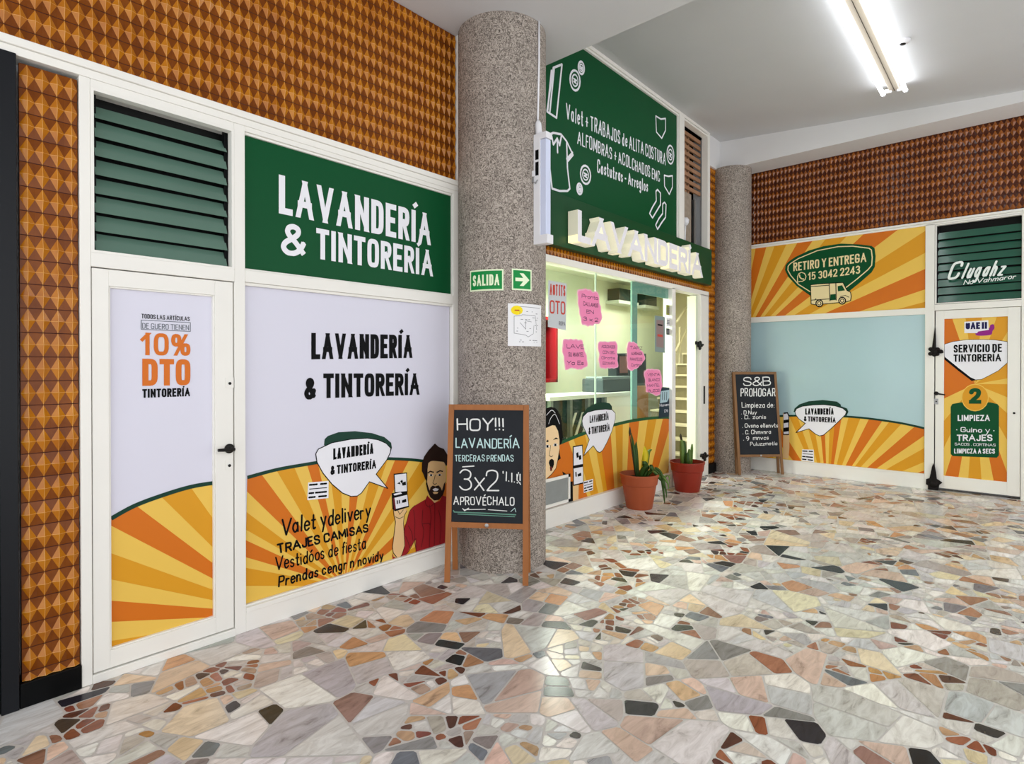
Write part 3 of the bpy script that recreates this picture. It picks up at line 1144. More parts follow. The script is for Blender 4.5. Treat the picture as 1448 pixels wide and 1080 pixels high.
man.px(PG, z7([(334, 400), (340, 372), (348, 410), (362, 450), (368, 425), (385, 412), (405, 418), (430, 410), (446, 428), (456, 450), (470, 400), (482, 380), (478, 440), (462, 485), (432, 522), (396, 526), (366, 500),
               (344, 450)]), HAIR, o + .0018)
man.px(PG, z7([(383, 440), (405, 430), (432, 438), (420, 452), (395, 454)]), LETW, o + .0024)
man.px(PG, z7([(384, 464), (400, 458), (428, 462), (420, 474), (394, 476)]), SKIN, o + .0024)
for e in ([(345, 312), (365, 298), (394, 306), (392, 316), (366, 308), (348, 322)], [(412, 308), (440, 294), (464, 300), (462, 308), (440, 304), (416, 317)]):
    man.px(PG, z7(e), HAIR, o + .0024)
for e, pcx, pcy in (([(354, 332), (370, 323), (390, 333), (372, 342)], 372, 332), ([(418, 331), (438, 321), (456, 330), (438, 340)], 437, 331)):
    man.px(PG, z7(e), LETW, o + .0024)
    man.px(PG, z7([(pcx - 7, pcy - 7), (pcx + 7, pcy - 7), (pcx + 7, pcy + 8), (pcx - 7, pcy + 8)]), INK, o + .003)
man.line(PG, z7([(404, 330), (396, 365), (386, 392), (400, 402), (414, 396)]), 0.005, INK, o + .0024, smooth=True)
man.line(PG, z7([(338, 290), (332, 330), (338, 380), (346, 420)]), 0.005, INK, o + .0024, smooth=True)
man.px(PG, z7([(86, 602), (110, 590), (178, 588), (188, 604), (168, 640), (162, 700), (166, 760), (172, 870), (150, 940), (124, 976), (98, 955), (84, 925), (78, 880), (92, 770), (102, 690), (90, 640)]), SKIN, o + .0012)
man.line(PG, z7([(86, 602), (90, 640), (102, 690), (92, 770), (78, 880), (84, 925), (124, 976), (150, 940), (172, 870), (166, 760), (162, 700), (168, 640), (188, 604)]), 0.005, INK, o + .0018)
for ln in ([(118, 602), (134, 632)], [(160, 598), (134, 630)], [(100, 650), (130, 664), (160, 650)]):
    man.line(PG, z7(ln), 0.004, INK, o + .0020)
man.build('printed_man', t)
mb = MB()
for a, q in ((INK, [(88, 322), (188, 312), (194, 462), (94, 470)]), (LETW, [(94, 330), (182, 320), (188, 454), (100, 462)]), (INK, [(72, 470), (190, 456), (205, 575), (95, 608), (78, 590)]),
             (REDD, [(80, 508), (92, 505), (104, 590), (90, 598)]), (LETW, [(92, 505), (190, 482), (198, 566), (104, 590)]), (LETW, [(84, 476), (140, 462), (150, 474), (92, 488)])):
    mb.px(PG, z7(q), a, o + .0022 + .0004 * len(mb.f) / 4)
for q in ([(112, 395), (132, 384), (136, 402)], [(136, 378), (150, 366), (156, 384), (142, 392)], [(148, 390), (176, 380), (180, 408), (152, 412)], [(108, 525), (116, 523), (118, 550), (110, 552)],
          [(124, 522), (132, 520), (134, 546), (126, 548)], [(148, 524), (180, 512), (182, 536), (150, 544)]):
    mb.px(PG, z7(q), INK, o + .0052)
mb.build('printed_phone', t)

# ------------------------------------------------------------------ round columns
def column_mat():
    m = bpy.data.materials.new('rough_pebbled_render')
    m.use_nodes = True
    nt = m.node_tree
    p = nt.nodes['Principled BSDF']
    p.inputs['Roughness'].default_value = 0.75
    tc = nt.nodes.new('ShaderNodeTexCoord')
    n = nt.nodes.new('ShaderNodeTexNoise')
    n.inputs['Scale'].default_value = 23
    n.inputs['Detail'].default_value = 3
    n.inputs['Distortion'].default_value = 3.2
    nt.links.new(tc.outputs['Object'], n.inputs['Vector'])
    # ridges: |noise - 0.5|
    a = nt.nodes.new('ShaderNodeMath')
    a.operation = 'SUBTRACT'
    a.inputs[1].default_value = 0.5
    b = nt.nodes.new('ShaderNodeMath')
    b.operation = 'ABSOLUTE'
    nt.links.new(n.outputs['Fac'], a.inputs[0])
    nt.links.new(a.outputs[0], b.inputs[0])
    cr = nt.nodes.new('ShaderNodeValToRGB')
    e = cr.color_ramp.elements
    e[0].position, e[0].color = 0.0, S(54, 47, 42)
    e[1].position, e[1].color = 0.085, S(188, 177, 166)
    k = e.new(0.028)
    k.color = S(128, 118, 109)
    nt.links.new(b.outputs[0], cr.inputs[0])
    n2 = nt.nodes.new('ShaderNodeTexNoise')
    n2.inputs['Scale'].default_value = 2.5
    n2.inputs['Detail'].default_value = 4
    nt.links.new(tc.outputs['Object'], n2.inputs['Vector'])
    mr = nt.nodes.new('ShaderNodeMapRange')
    mr.inputs[3].default_value = 0.72
    mr.inputs[4].default_value = 1.18
    nt.links.new(n2.outputs['Fac'], mr.inputs[0])
    mx = nt.nodes.new('ShaderNodeMix')
    mx.data_type = 'RGBA'
    mx.blend_type = 'MULTIPLY'
    mx.inputs[0].default_value = 1
    nt.links.new(cr.outputs[0], mx.inputs[6])
    nt.links.new(mr.outputs[0], mx.inputs[7])
    nt.links.new(mx.outputs[2], p.inputs['Base Color'])
    bp_ = nt.nodes.new('ShaderNodeBump')
    bp_.inputs['Strength'].default_value = 0.55
    bp_.inputs['Distance'].default_value = 0.012
    nt.links.new(b.outputs[0], bp_.inputs['Height'])
    nt.links.new(bp_.outputs['Normal'], p.inputs['Normal'])
    return m


COLM = column_mat()
C1, C1R = (3.425, 3.155), 0.352
C2, C2R = (8.60, 3.285), 0.278
for c, r, h in ((C1, C1R, SOF), (C2, C2R, 4.45)):
    mb = MB()
    mb.lathe((c[0], c[1], 0), [(r, 0), (r, h * .33), (r, h * .66), (r, h)], COLM, 72)
    mb.build('column', smooth=True, auto=60, kind='structure',
             label='thick rough grey column with exit signs' if c is C1 else 'rough grey column in the corner behind the smaller chalkboard')

K1 = Cyl(C1[0], C1[1], C1R)
SIG = mat('exit_sign_green', (0, 140, 62), 0.4)
SIGW = mat('exit_sign_pale', (236, 250, 214), 0.4)


def curved_patch(mb, P, u0, u1, v0, v1, m, off, n=10, thick=0.003):
    for i in range(n):
        a, b = u0 + (u1 - u0) * i / n, u0 + (u1 - u0) * (i + 1) / n
        mb.poly(P, [(a, v0), (b, v0), (b, v1), (a, v1)], m, off, thick)


def column_sign(label, box, text=None):
    a, b = K1.uv(box[0], box[3]), K1.uv(box[2], box[1])
    (u0, _), (u1, _) = a, b
    mid = ((box[0] + box[2]) / 2)
    v0, v1 = K1.uv(mid, box[3])[1], K1.uv(mid, box[1])[1]
    mb = MB()
    curved_patch(mb, K1, u0, u1, v0, v1, SIGW, 0.006)
    e = 0.011
    curved_patch(mb, K1, u0 + e, u1 - e, v0 + e, v1 - e, SIG, 0.0068, thick=.0006)
    o = mb.build('exit_sign', label=label, cat='sign')
    return o, (u0, u1, v0, v1)


o, (u0, u1, v0, v1) = column_sign('green exit sign reading SALIDA on the thick column', (665.5, 381, 712, 411))
h = v1 - v0
lettering('lettering', o, K1, 'SALIDA', (u0 + .03, v0 + h * .24), (u1 - .03, v0 + h * .24), (u0 + .03, v0 + h * .76), SIGW, .17, .0082, px=False, sp=.08)
o, (u0, u1, v0, v1) = column_sign('small green sign with a right pointing arrow beside the word sign', (723.5, 380.5, 751, 410.5))
mb = MB()
uc, vc, q = (u0 + u1) / 2, (v0 + v1) / 2, (u1 - u0)
w = q
mb.poly(K1, [(u0 + w * .16, vc - h * .08), (uc + w * .1, vc - h * .08), (uc + w * .1, vc + h * .08), (u0 + w * .16, vc + h * .08)], SIGW, .0082)
mb.poly(K1, [(u1 - w * .14, vc), (uc + w * .05, vc + h * .30), (uc - w * .14, vc + h * .30), (uc + w * .10, vc)], SIGW, .0082)
mb.poly(K1, [(u1 - w * .14, vc), (uc + w * .10, vc), (uc - w * .14, vc - h * .30), (uc + w * .05, vc - h * .30)], SIGW, .0082)
mb.build('arrow', o)

# evacuation plan
a, b = K1.uv(718, 489), K1.uv(764.5, 432)
PAPER = mat('white_paper', (238, 238, 240), 0.6)
PEN = mat('grey_print', (120, 120, 124), 0.6)
mb = MB()
curved_patch(mb, K1, a[0], b[0], a[1], b[1], PAPER, 0.004, n=8, thick=.0015)
o = mb.build('floor_plan_sheet', label='white paper floor plan with a yellow badge taped to the column', cat='paper')
mb = MB()
W_, H_ = b[0] - a[0], b[1] - a[1]
f = lambda x, y: (a[0] + W_ * x, a[1] + H_ * y)
rng = random.Random(8)
for p, q in (((.3, .93), (.92, .92)), ((.15, .70), (.15, .30)), ((.15, .30), (.45, .26)), ((.15, .70), (.35, .72)), ((.45, .26), (.52, .22)), ((.52, .22), (.68, .30)), ((.68, .3), (.7, .5)), ((.45, .6), (.45, .4)), ((.45, .6), (.62, .58)),
             ((.3, .55), (.45, .4)), ((.35, .74), (.75, .73)), ((.75, .73), (.8, .4))):
    mb.line(K1, [f(*p), f(*q)], 0.003, PEN, .0052, px=False)
for i in range(46):
    x, y = rng.uniform(.2, .9), rng.choice([.1, .14, .35, .42, .5, .55, .63, .68, .78, .82, .88])
    mb.line(K1, [f(x, y), f(x + rng.uniform(.015, .05), y)], 0.004, PEN, .0052, px=False)
mb.build('plan_print', o)
mb = MB()
mb.poly(K1, [f(.22 + .15 * math.cos(t_ * .5236), .84 + .11 * math.sin(t_ * .5236)) for t_ in range(12)], mat('yellow_badge', (248, 222, 20), .5), .0053)
mb.line(K1, [f(.17, .84), f(.27, .84)], 0.008, mat('badge_red', (190, 50, 30), .5), .0059, px=False)
mb.build('badge', o)

# emergency light and its conduit
phi = rad(40)
nr = Ray.R * math.cos(phi) - Ray.F * math.sin(phi)
tg = Vector((0, 0, 1)).cross(nr)
base = Vector((C1[0], C1[1], 0))
vtop, vbot = 3.31, 2.475
t = thing('emergency_light', base + nr * .35 + Vector((0, 0, vbot)), 'white box shaped emergency lamp mounted on the side of the thick column', 'emergency light')
PLAST = mat('white_plastic', (236, 236, 240), 0.4)
zc, hz = (vtop + vbot) / 2, (vtop - vbot) / 2
mb = MB()
mb.obox(base + nr * .377 + Vector((0, 0, zc)), tg * .036, nr * .034, (0, 0, hz), PLAST)
mb.obox(base + nr * .435 + Vector((0, 0, vtop - .022)), tg * .036, nr * .034, (0, 0, .024), PLAST)
mb.obox(base + nr * .440 + Vector((0, 0, vbot + .032)), tg * .038, nr * .042, (0, 0, .034), PLAST)
mb.build('housing', t, bevel=.004)
mb = MB()
mb.obox(base + nr * .436 + Vector((0, 0, zc)), tg * .030, nr * .028, (0, 0, hz - .05), mat('frosted_diffuser', (214, 222, 246), 0.25))
mb.build('diffuser', t, bevel=.006)
sd = -tg if (-tg).dot(Ray.F) < 0 else tg
for zz, hh in ((vtop - .16, .036), (vtop - .265, .05)):
    mb = MB()
    mb.obox(base + nr * .383 + sd * .037 + Vector((0, 0, zz)), nr * .014, sd * .003, (0, 0, hh), BLACK)
    mb.build('socket', t)
mb = MB()
mb.obox(base + nr * .345 + sd * .042 + Vector((0, 0, vtop - .30)), nr * .025, sd * .012, (0, 0, .022), PLAST)
mb.build('plug', t, bevel=.004)
mb = MB()
mb.tube([base + nr * .352 + sd * .045 + Vector((0, 0, vtop - .32)), base + nr * .352 + sd * .05 + Vector((0, 0, vtop - .36)), base + nr * .375 + sd * .046 + Vector((0, 0, vtop - .375)), base + nr * .388 + sd * .037 + Vector((0, 0, vtop - .35))], .005, mat('grey_cable', (150, 150, 150), .5), 8)
mb.build('cord', t, smooth=True)
mb = MB()
u_t, u_b = K1.uv(761, 60)[0], K1.uv(759, 195)[0]
mb.tube([K1.pt(u_t, SOF - .001, .008), K1.pt(u_t, 3.9, .008), K1.pt(u_b, vtop + .05, .008)], .008, PLAST, 10)
mb.build('conduit', t, smooth=True)
mb = MB()
mb.tube([K1.pt(u_b, vtop + .12, .010), K1.pt(u_b, vtop + .09, .014), base + nr * .376 + Vector((0, 0, vtop - .004))], [.010, .024, .026], PLAST, 12)
mb.build('gland', t, smooth=True)
# ------------------------------------------------------------------ middle shop front
tw_off = 3.42
mb = MB()
mb.box(3.3, 8.6, 3.47, 3.62, 2.62, 3.22, PLASTER)
mb.box(3.3, 7.22, 3.47, 3.62, 3.2, 4.98, PLASTER)
mb.box(8.03, 8.60, 3.47, 3.62, 3.2, 4.98, PLASTER)
mb.box(7.2, 8.1, 3.47, 3.62, 4.80, 4.98, PLASTER)
mb.box(8.06, 8.60, 3.47, 3.62, 0, 3.2, PLASTER)
mb.build('wall_middle', kind='structure')
tiles('wall_middle_tile_strip', LP(3.44), 3.6, 8.30, 2.612, 2.72, tw=.0545, th=.108)
tiles('wall_middle_pier_tiles', LP(3.44), 8.052, 8.46, 0.13, 4.46)
MB().box(8.052, 8.5, 3.40, 3.5, 0, .128, BLACK).build('baseboard_middle', kind='structure')
MB().box(8.052, 8.5, 3.405, 3.5, 4.44, 4.93, BEAMPAINT).build('wall_middle_upper', kind='structure')

mb = MB()
Ym = Y0
mb.box(3.60, 6.93, Ym, 3.52, 0, .165, WHITE)
mb.box(3.60, 6.93, Ym - .006, 3.52, .16, .182, WHITE)
mb.box(3.60, 8.05, Ym, 3.52, 2.545, 2.612, WHITE)
mb.box(6.905, 7.005, Ym, 3.52, 0, 2.56, WHITE)
mb.box(7.77, 8.045, Ym, 3.55, 0, 2.56, WHITE)
mb.box(7.80, 8.012, Ym - .006, 3.43, .02, 2.53, WHITE)
mb.box(7.70, 7.78, 3.43, 3.56, 0.03, 2.53, mat('pale_green_frame', (222, 230, 206), .45))
mb.box(7.0, 7.78, Ym, 3.60, 0, .035, WHITE)
mb.build('trim_4', kind='structure', bevel=.003)
w3 = thing('window_3', (5.3, 3.44, .18), kind='structure')
MB().box(3.62, 6.91, 3.438, 3.444, .175, 2.55, GLASS).build('pane', w3)
TEAL = mat('teal_glass_edge', (128, 166, 158), 0.25)
MB().box(6.0, 6.12, 3.452, 3.475, .175, 2.55, TEAL).build('mullion', w3)
MB().box(6.12, 6.905, 3.452, 3.47, 2.42, 2.55, TEAL).build('top_rail', w3)
MB().box(5.23, 5.245, 3.452, 3.468, .175, 2.55, mat('clear_edge', (200, 215, 205), .2)).build('glazing_bar', w3)
# dark hinge fittings on the frame of the open doorway
for i, (px_, py_, lab) in enumerate(((987, 487, 'dark metal latch on the white doorway frame at eye level'), (994, 645, 'dark metal bolt low on the white doorway frame'))):
    P = LP(Ym - .007)
    c = P.uv(px_, py_)
    mb = MB()
    for a, b, r in ((0, 0, .035), (.04, .02, .028), (.03, -.045, .026), (-.05, .02, .022), (.07, -.01, .018)):
        mb.lathe(P.pt(c[0] + a * 1.5, c[1] + b, 0), [(r * 1.2, 0), (r * 1.2, .012), (r * .8, .022)], METAL, 12, P.n)
    mb.obox(P.pt(c[0] + .05, c[1], .012), P.u * .09, P.v * .012, P.n * .012, METAL)
    mb.build('door_latch', label=lab, cat='latch')

MB().box(7.86, 7.90, Ym - .012, Ym - .004, 1.02, 1.27, METAL).build('strike_plate', label='dark upright strike plate on the white doorway frame', cat='strike plate')

# green upper sign with line drawings
PU = LP(3.405)
t = thing('sign_board', (5.4, 3.40, 3.2), 'tall green board with white hand lettering and clothes drawings under the ceiling', 'sign')
mb = MB()
mb.poly(PU, [(3.60, 3.215), (7.045, 3.215), (7.045, 4.80), (3.60, 4.80)], GREEN, 0, .02)
mb.build('panel', t)
mb = MB()
mb.box(3.60, 8.05, 3.385, 3.47, 4.805, 4.83, WHITE)
mb.box(3.60, 8.05, 3.375, 3.47, 4.835, 4.872, WHITE)
mb.box(7.045, 7.07, 3.39, 3.47, 3.21, 4.83, WHITE)
mb.box(7.075, 7.225, 3.378, 3.47, 3.21, 4.84, WHITE)
mb.box(7.97, 8.05, 3.378, 3.47, 3.18, 4.84, WHITE)
mb.build('trim_5', kind='structure', bevel=.003)
for tx, a, b, c, w in (('Valet + TRABAJOS de ALITA COSTURA', (800, 168), (941, 234), (800, 146), .11), ('ALFOMBRAS + ACOLCHADOS EMC', (816, 203), (933, 258), (816, 184), .11),
                       ('Costutras - Arreglos', (844, 244), (916, 272), (844, 225), .13)):
    lettering('lettering', t, PU, tx, a, b, c, LETW, w, .002, 'hand', seed=len(tx), sp=.11)
z5 = lambda pts: [(760 + x / 4.5, 60 + y / 4.5) for x, y in pts]
WL = 0.022
def ring(dr, c, rx, ry, w=WL):
    dr.line(PU, z5([(c[0] + rx * math.cos(k * math.pi / 8), c[1] + ry * math.sin(k * math.pi / 8) + rx * .25 * math.cos(k * math.pi / 8)) for k in range(16)]), w, LETW, .002, closed=True)
for c, rx, ry in (((238, 242), 32, 64), ((278, 162), 19, 40), ((305, 842), 32, 58), ((267, 932), 17, 34), ((845, 714), 22, 58)):
    dr = MB()
    ring(dr, c, rx, ry)
    ring(dr, c, rx * .58, ry * .58, WL * .7)
    dr.line(PU, z5([(c[0] - rx * .3, c[1] - ry * .2), (c[0] + rx * .3, c[1]), (c[0] - rx * .25, c[1] + ry * .1), (c[0] + rx * .25, c[1] + ry * .3)]), WL * .8, LETW, .002)
    dr.build('button_drawing', t)
dr = MB()
for pts in ([(155, 140), (100, 162), (60, 440), (120, 480)], [(155, 140), (120, 480)], [(105, 170), (78, 440)], [(88, 180), (64, 430)]):
    dr.line(PU, z5(pts), WL, LETW, .002)
dr.build('trousers_drawing', t)
dr = MB()
for pts in ([(60, 595), (100, 575), (150, 585), (185, 630), (225, 715), (192, 755), (185, 740)], [(185, 640), (190, 800), (205, 930), (190, 945), (140, 945), (92, 930), (75, 780), (68, 600)], [(88, 590), (100, 650), (125, 610), (140, 655), (152, 592)],
            [(125, 612), (127, 700)], [(192, 735), (222, 700)]):
    dr.line(PU, z5(pts), WL, LETW, .002)
dr.build('shirt_drawing', t)
for pts in ([(752, 468), (785, 488), (814, 484), (814, 560), (790, 610), (756, 570)], [(806, 845), (832, 852), (858, 848), (858, 920), (838, 966), (808, 915)]):
    dr = MB()
    dr.line(PU, z5(pts), WL * .9, LETW, .002, closed=True)
    dr.build('pocket_drawing', t)
z6 = lambda pts: [(760 + x / 5.57, 230 + y / 5.57) for x, y in pts]
for pts in ([(932, 225), (945, 212), (968, 240), (968, 330), (935, 385), (905, 435), (882, 400), (905, 350), (935, 300)], [(985, 325), (1000, 312), (1012, 330), (1008, 430), (975, 475), (945, 525), (930, 490), (955, 440), (985, 400)]):
    dr = MB()
    dr.line(PU, z6(pts), WL, LETW, .002, closed=True)
    dr.build('sock_drawing', t)

# store room window beside it
w4 = thing('window_4', (7.6, 3.45, 3.22), kind='structure')
mb = MB()
mb.box(7.2, 8.05, 4.1, 4.14, 3.1, 4.85, mat('store_back', (52, 42, 34), .9))
mb.box(7.18, 7.2, 3.47, 4.14, 3.1, 4.85, DARK)
mb.box(8.05, 8.07, 3.62, 4.14, 3.1, 4.85, DARK)
mb.box(7.2, 8.05, 3.47, 4.14, 4.80, 4.82, DARK)
mb.box(7.2, 8.05, 3.47, 4.14, 3.16, 3.19, DARK)
mb.build('store_recess', w4)
WOODD = mat('weathered_wood', (160, 120, 90), .6, vary=.3, vscale=9)
mb = MB()
for i in range(9):
    mb.box(7.23, 7.97, 3.485, 3.505, 3.98 + i * .092, 4.03 + i * .092, WOODD)
mb.build('louver_blade', w4)
for i in range(5):
    mb = MB()
    mb.box(7.26 + i * .09, 7.31 + i * .09, 3.515, 3.54, 3.95, 4.78, WOODD)
    mb.build('batten', w4)
mb = MB()
mb.box(7.24, 7.72, 3.51, 3.54, 3.2, 3.95, mat('grey_boards', (160, 146, 130), .7, vary=.35, vscale=14))
mb.build('board_panel', w4)
MB().box(7.80, 7.86, 3.50, 3.53, 3.2, 3.9, STEEL).build('steel_post', w4)
mb = MB()
mb.lathe((7.45, 3.47, 3.52), [(.03, -.05), (.045, -.02), (.05, .02), (.03, .05)], PLAST, 20)
mb.tube([(7.45, 3.47, 3.47), (7.45, 3.48, 3.2)], .012, PLAST, 8)
mb.build('white_lamp', w4, smooth=True)

# green band with lit letters
t = thing('letter_sign', (6.0, 3.36, 2.7), 'long green band sign with raised glowing white laundry letters over the doorway', 'sign')
MB().box(3.60, 8.07, 3.36, 3.46, 2.705, 3.212, BAND).build('panel', t, bevel=.003)
LIT = mat('white_acrylic_face', (246, 244, 248), .4, spec=.15)
GLOW = mat('lit_acrylic_edge', (255, 250, 226), .4, emit=0.14)
PB = LP(3.355)
PB2 = LP(3.235)
p0, p1, tp = PB2.uv(817, 341), PB2.uv(993.5, 392.5), PB2.uv(817, 296)
word = 'LAVANDERÍA'
# each letter a mesh of its own
hgt = tp[1] - p0[1]
ux = (p1[0] - p0[0], p1[1] - p0[1])
Lw = math.hypot(*ux)
ux = (ux[0] / Lw, ux[1] / Lw)
wn, sp = .22, .07
vr = sum(glyph(c)[0] for c in word)
k = (Lw / hgt - (len(word) * (wn + sp) - sp)) / vr
x = 0
for ch in word:
    adv = glyph(ch)[0] * k + wn
    mb = MB()
    for i, q in enumerate(text_polys(ch, adv, wn, style='block')):
        mb.poly(PB, [(p0[0] + (x + a) * hgt * ux[0], p0[1] + (x + a) * hgt * ux[1] + b * hgt) for a, b in q], LIT, .12 + 4e-5 * i, .115, GLOW)
    mb.build('letter', t)
    x += adv + sp

# ------------------------------------------------------------------ graphic on the middle window
PM = LP(3.436)
t = thing('window_graphic', (5.3, 3.436, .18), 'low sunburst window poster with a shouting woman and speech bubble behind the plants', 'window poster')
z8 = lambda x, y: (760 + x / 4.908, 540 + y / 4.909)
U0, U1, V0, V1 = 3.75, 6.904, .182, 2.5
ARC = [z8(-60, 520), z8(60, 465), z8(170, 418), z8(300, 365), z8(420, 325), z8(530, 298), z8(640, 272), z8(760, 254), z8(860, 246), z8(950, 246)]
reg = clamp(under_arc(PM, ARC, [])) + [(U1, V0), (U0, V0)]
bp = [(-300, 900), (-200, 620), (-60, 470), (60, 450), (165, 430), (215, 412), (250, 395), (330, 370), (385, 350), (425, 340), (505, 315), (540, 305), (592, 295), (636, 285), (705, 275), (765, 265), (825, 258), (870, 255), (935, 255), (1000, 330), (1000, 500), (1000, 640), (1000, 800)]
mb = MB()
sunburst(mb, PM, reg, (879, 842), [z8(*p) for p in bp], [YEL, MUS, YEL, ORA, ORA, YEL, MUS, YEL, MUS, ORA, YEL, MUS, YEL, ORA, YEL, MUS, YEL, ORA, YEL, MUS, YEL, ORA], 0.001)
mb.build('sunburst', t)
mb = MB()
mb.strokes(PM, [clip(clip(q, 1, 0, U1), -1, 0, -U0) for q in pen(clamp(catmull([PM.uv(*p) for p in ARC], n=5)), 0.034, 'curve')], mat('mid_green_vinyl', (16, 84, 48), .4), 0.0018)
mb.build('border_line', t)
wb = [z8(*p) for p in [(308, 270), (315, 240), (345, 210), (400, 195), (470, 188), (515, 192), (538, 215), (538, 260), (515, 340), (480, 420), (450, 475), (430, 490), (412, 480), (385, 442), (318, 512), (358, 400), (330, 340), (312, 300)]]
gb = [z8(*p) for p in [(303, 275), (310, 225), (345, 180), (400, 150), (460, 140), (500, 148), (516, 170), (516, 192), (420, 215), (330, 250)]]
s = bubble(t, PM, gb, wb, .0026, .008)
lettering('lettering', s, PM, 'LAVANDERÍA', z8(360, 285), z8(492, 262), z8(360, 234), INK, .2, .0042, sp=.07)
lettering('lettering', s, PM, '& TINTORERÍA', z8(352, 365), z8(500, 338), z8(352, 315), INK, .2, .0042, sp=.07)
wm = MB()
o = .003
zz = lambda pts: [z8(*p) for p in pts]
wm.px(PM, zz([(-40, 640), (60, 660), (130, 575), (150, 570), (185, 625), (215, 690), (240, 760), (238, 850), (200, 900), (-40, 930)]), ORA, o)
wm.px(PM, zz([(170, 620), (200, 640), (225, 690), (243, 690), (245, 845), (215, 852), (205, 760)]), INK, o + .0006)
wm.px(PM, zz([(-40, 240), (20, 200), (60, 182), (90, 172), (118, 180), (140, 200), (158, 235), (166, 290), (172, 350), (175, 390), (165, 425), (150, 440), (152, 500), (160, 530), (120, 560), (-40, 560)]), INK, o + .0012)
wm.px(PM, zz([(-40, 330), (60, 318), (100, 300), (120, 302), (140, 340), (150, 400), (150, 470), (138, 540), (125, 600), (95, 640), (60, 672), (-40, 690)]), mat('pale_skin_vinyl', (248, 216, 168), .45), o + .0018)
wm.px(PM, zz([(75, 560), (82, 540), (98, 532), (112, 545), (112, 570), (104, 596), (88, 596)]), INK, o + .0024)
wm.px(PM, zz([(82, 590), (100, 586), (98, 615), (86, 618)]), REDD, o + .003)
for e in ([(104, 402), (125, 384), (146, 396), (126, 396)], [(56, 410), (70, 400), (76, 412), (64, 418)]):
    wm.px(PM, zz(e), INK, o + .0024)
for c in ((121, 436), (66, 446)):
    wm.px(PM, zz([(c[0] - 18, c[1] + 3), (c[0], c[1] - 14), (c[0] + 18, c[1]), (c[0], c[1] + 12)]), LETW, o + .0024)
    wm.px(PM, zz([(c[0] - 7, c[1] - 9), (c[0] + 7, c[1] - 9), (c[0] + 7, c[1] + 9), (c[0] - 7, c[1] + 9)]), INK, o + .003)
wm.line(PM, zz([(88, 440), (84, 480), (78, 510), (92, 518), (104, 512)]), .006, INK, o + .0024)
wm.line(PM, zz([(60, 672), (95, 640), (125, 600), (138, 540), (150, 470)]), .007, INK, o + .0024)
for ln in ([(75, 290), (90, 250), (120, 225), (150, 290)], [(60, 230), (95, 195), (120, 215)]):
    wm.line(PM, zz(ln), .006, LETW, o + .0024, smooth=True)
wm.build('printed_woman', t)
mb = MB()
mb.px(PM, zz([(244, 716), (285, 706), (282, 828), (238, 846)]), SKIN, o)
mb.px(PM, zz([(243, 446), (312, 434), (318, 704), (246, 722)]), INK, o + .0006)
mb.px(PM, zz([(249, 453), (307, 442), (313, 568), (249, 580)]), LETW, o + .0012)
mb.px(PM, zz([(249, 600), (313, 588), (314, 696), (251, 712)]), LETW, o + .0012)
for q in ([(266, 495), (280, 485), (284, 520), (270, 528)], [(284, 512), (300, 506), (302, 536), (286, 540)], [(260, 625), (268, 622), (270, 655), (262, 658)], [(276, 640), (300, 628), (302, 650), (278, 656)], [(250, 585), (312, 568), (312, 580), (250, 598)]):
    mb.px(PM, zz(q), INK, o + .0018)
mb.build('printed_phone', t)
note_label(t, PM, zz([(318, 690), (385, 672), (385, 750), (320, 770)]), .002)
t2 = thing('vent_panel', PM.pt(4.45, .19, 0), 'white framed grey panel at the foot of the window beside the column', 'vent panel')
q = [PM.uv(*p) for p in zz([(40, 672), (216, 640), (216, 850), (40, 905)])]
u0, u1, v0, v1 = 4.02, PM.uv(*z8(216, 745))[0], .19, PM.uv(*z8(130, 655))[1]
mb = MB()
for a, b, c, d in ((u0, u1, v0, v0 + .03), (u0, u1, v1 - .03, v1), (u0, u0 + .03, v0, v1), (u1 - .03, u1, v0, v1)):
    mb.poly(PM, [(a, c), (b, c), (b, d), (a, d)], WHITE, .022, .012)
mb.build('frame', t2)
mb = MB()
mb.poly(PM, [(u0, v0), (u1, v0), (u1, v1), (u0, v1)], mat('grey_mesh', (146, 150, 148), .6, vary=.25, vscale=5), .014, .004)
mb.build('mesh_sheet', t2)

# ------------------------------------------------------------------ pink notes and papers on the glass
PINK = mat('pink_card', (250, 146, 190), .6)
PINKD = mat('pink_edge', (252, 182, 210), .6)
MARK = mat('purple_marker', (70, 30, 62), .6)
PN = LP(3.434)
zc3 = lambda x, y: (770 + x / 4.911, 380 + y / 4.909)
notes = [([(232, 150), (300, 140), (335, 158), (372, 165), (380, 225), (395, 300), (392, 370), (350, 385), (315, 398), (262, 385), (245, 320), (232, 240)], ['Pronto', 'CALLAMOS', 'EN', '3 x 2'], 'pink notice card highest on the shop window'),
         ([(130, 495), (200, 488), (262, 498), (270, 540), (284, 580), (298, 640), (290, 680), (240, 700), (190, 690), (142, 698), (136, 640), (124, 575)], ['LAVE', 'SU MANTEL', 'Ya Es'], 'pink notice card lowest at left on the shop window, by the red cabinet'),
         ([(370, 512), (440, 505), (500, 508), (504, 560), (506, 620), (506, 685), (450, 690), (400, 692), (376, 660), (378, 590)], ['ACOLCHADOS', 'CON GEL', 'Gratis', 'ESTAMPA'], 'pink notice card in the middle of the row, left of the glazing bar'),
         ([(578, 515), (630, 512), (660, 555), (690, 590), (694, 630), (660, 675), (610, 705), (580, 695), (572, 610)], ['TAPIZ', 'ALMOHADA', 'MANTELES', 'Cortinas'], 'pink notice card overlapping the teal upright of the shop window'),
         ([(700, 702), (745, 695), (800, 705), (812, 760), (816, 830), (800, 870), (780, 882), (735, 862), (706, 850), (700, 790), (692, 735)], ['VENTA', 'BLANCO', 'MANTEL', 'BUZOS'], 'pink notice card lowest at right, above the blue shield poster')]
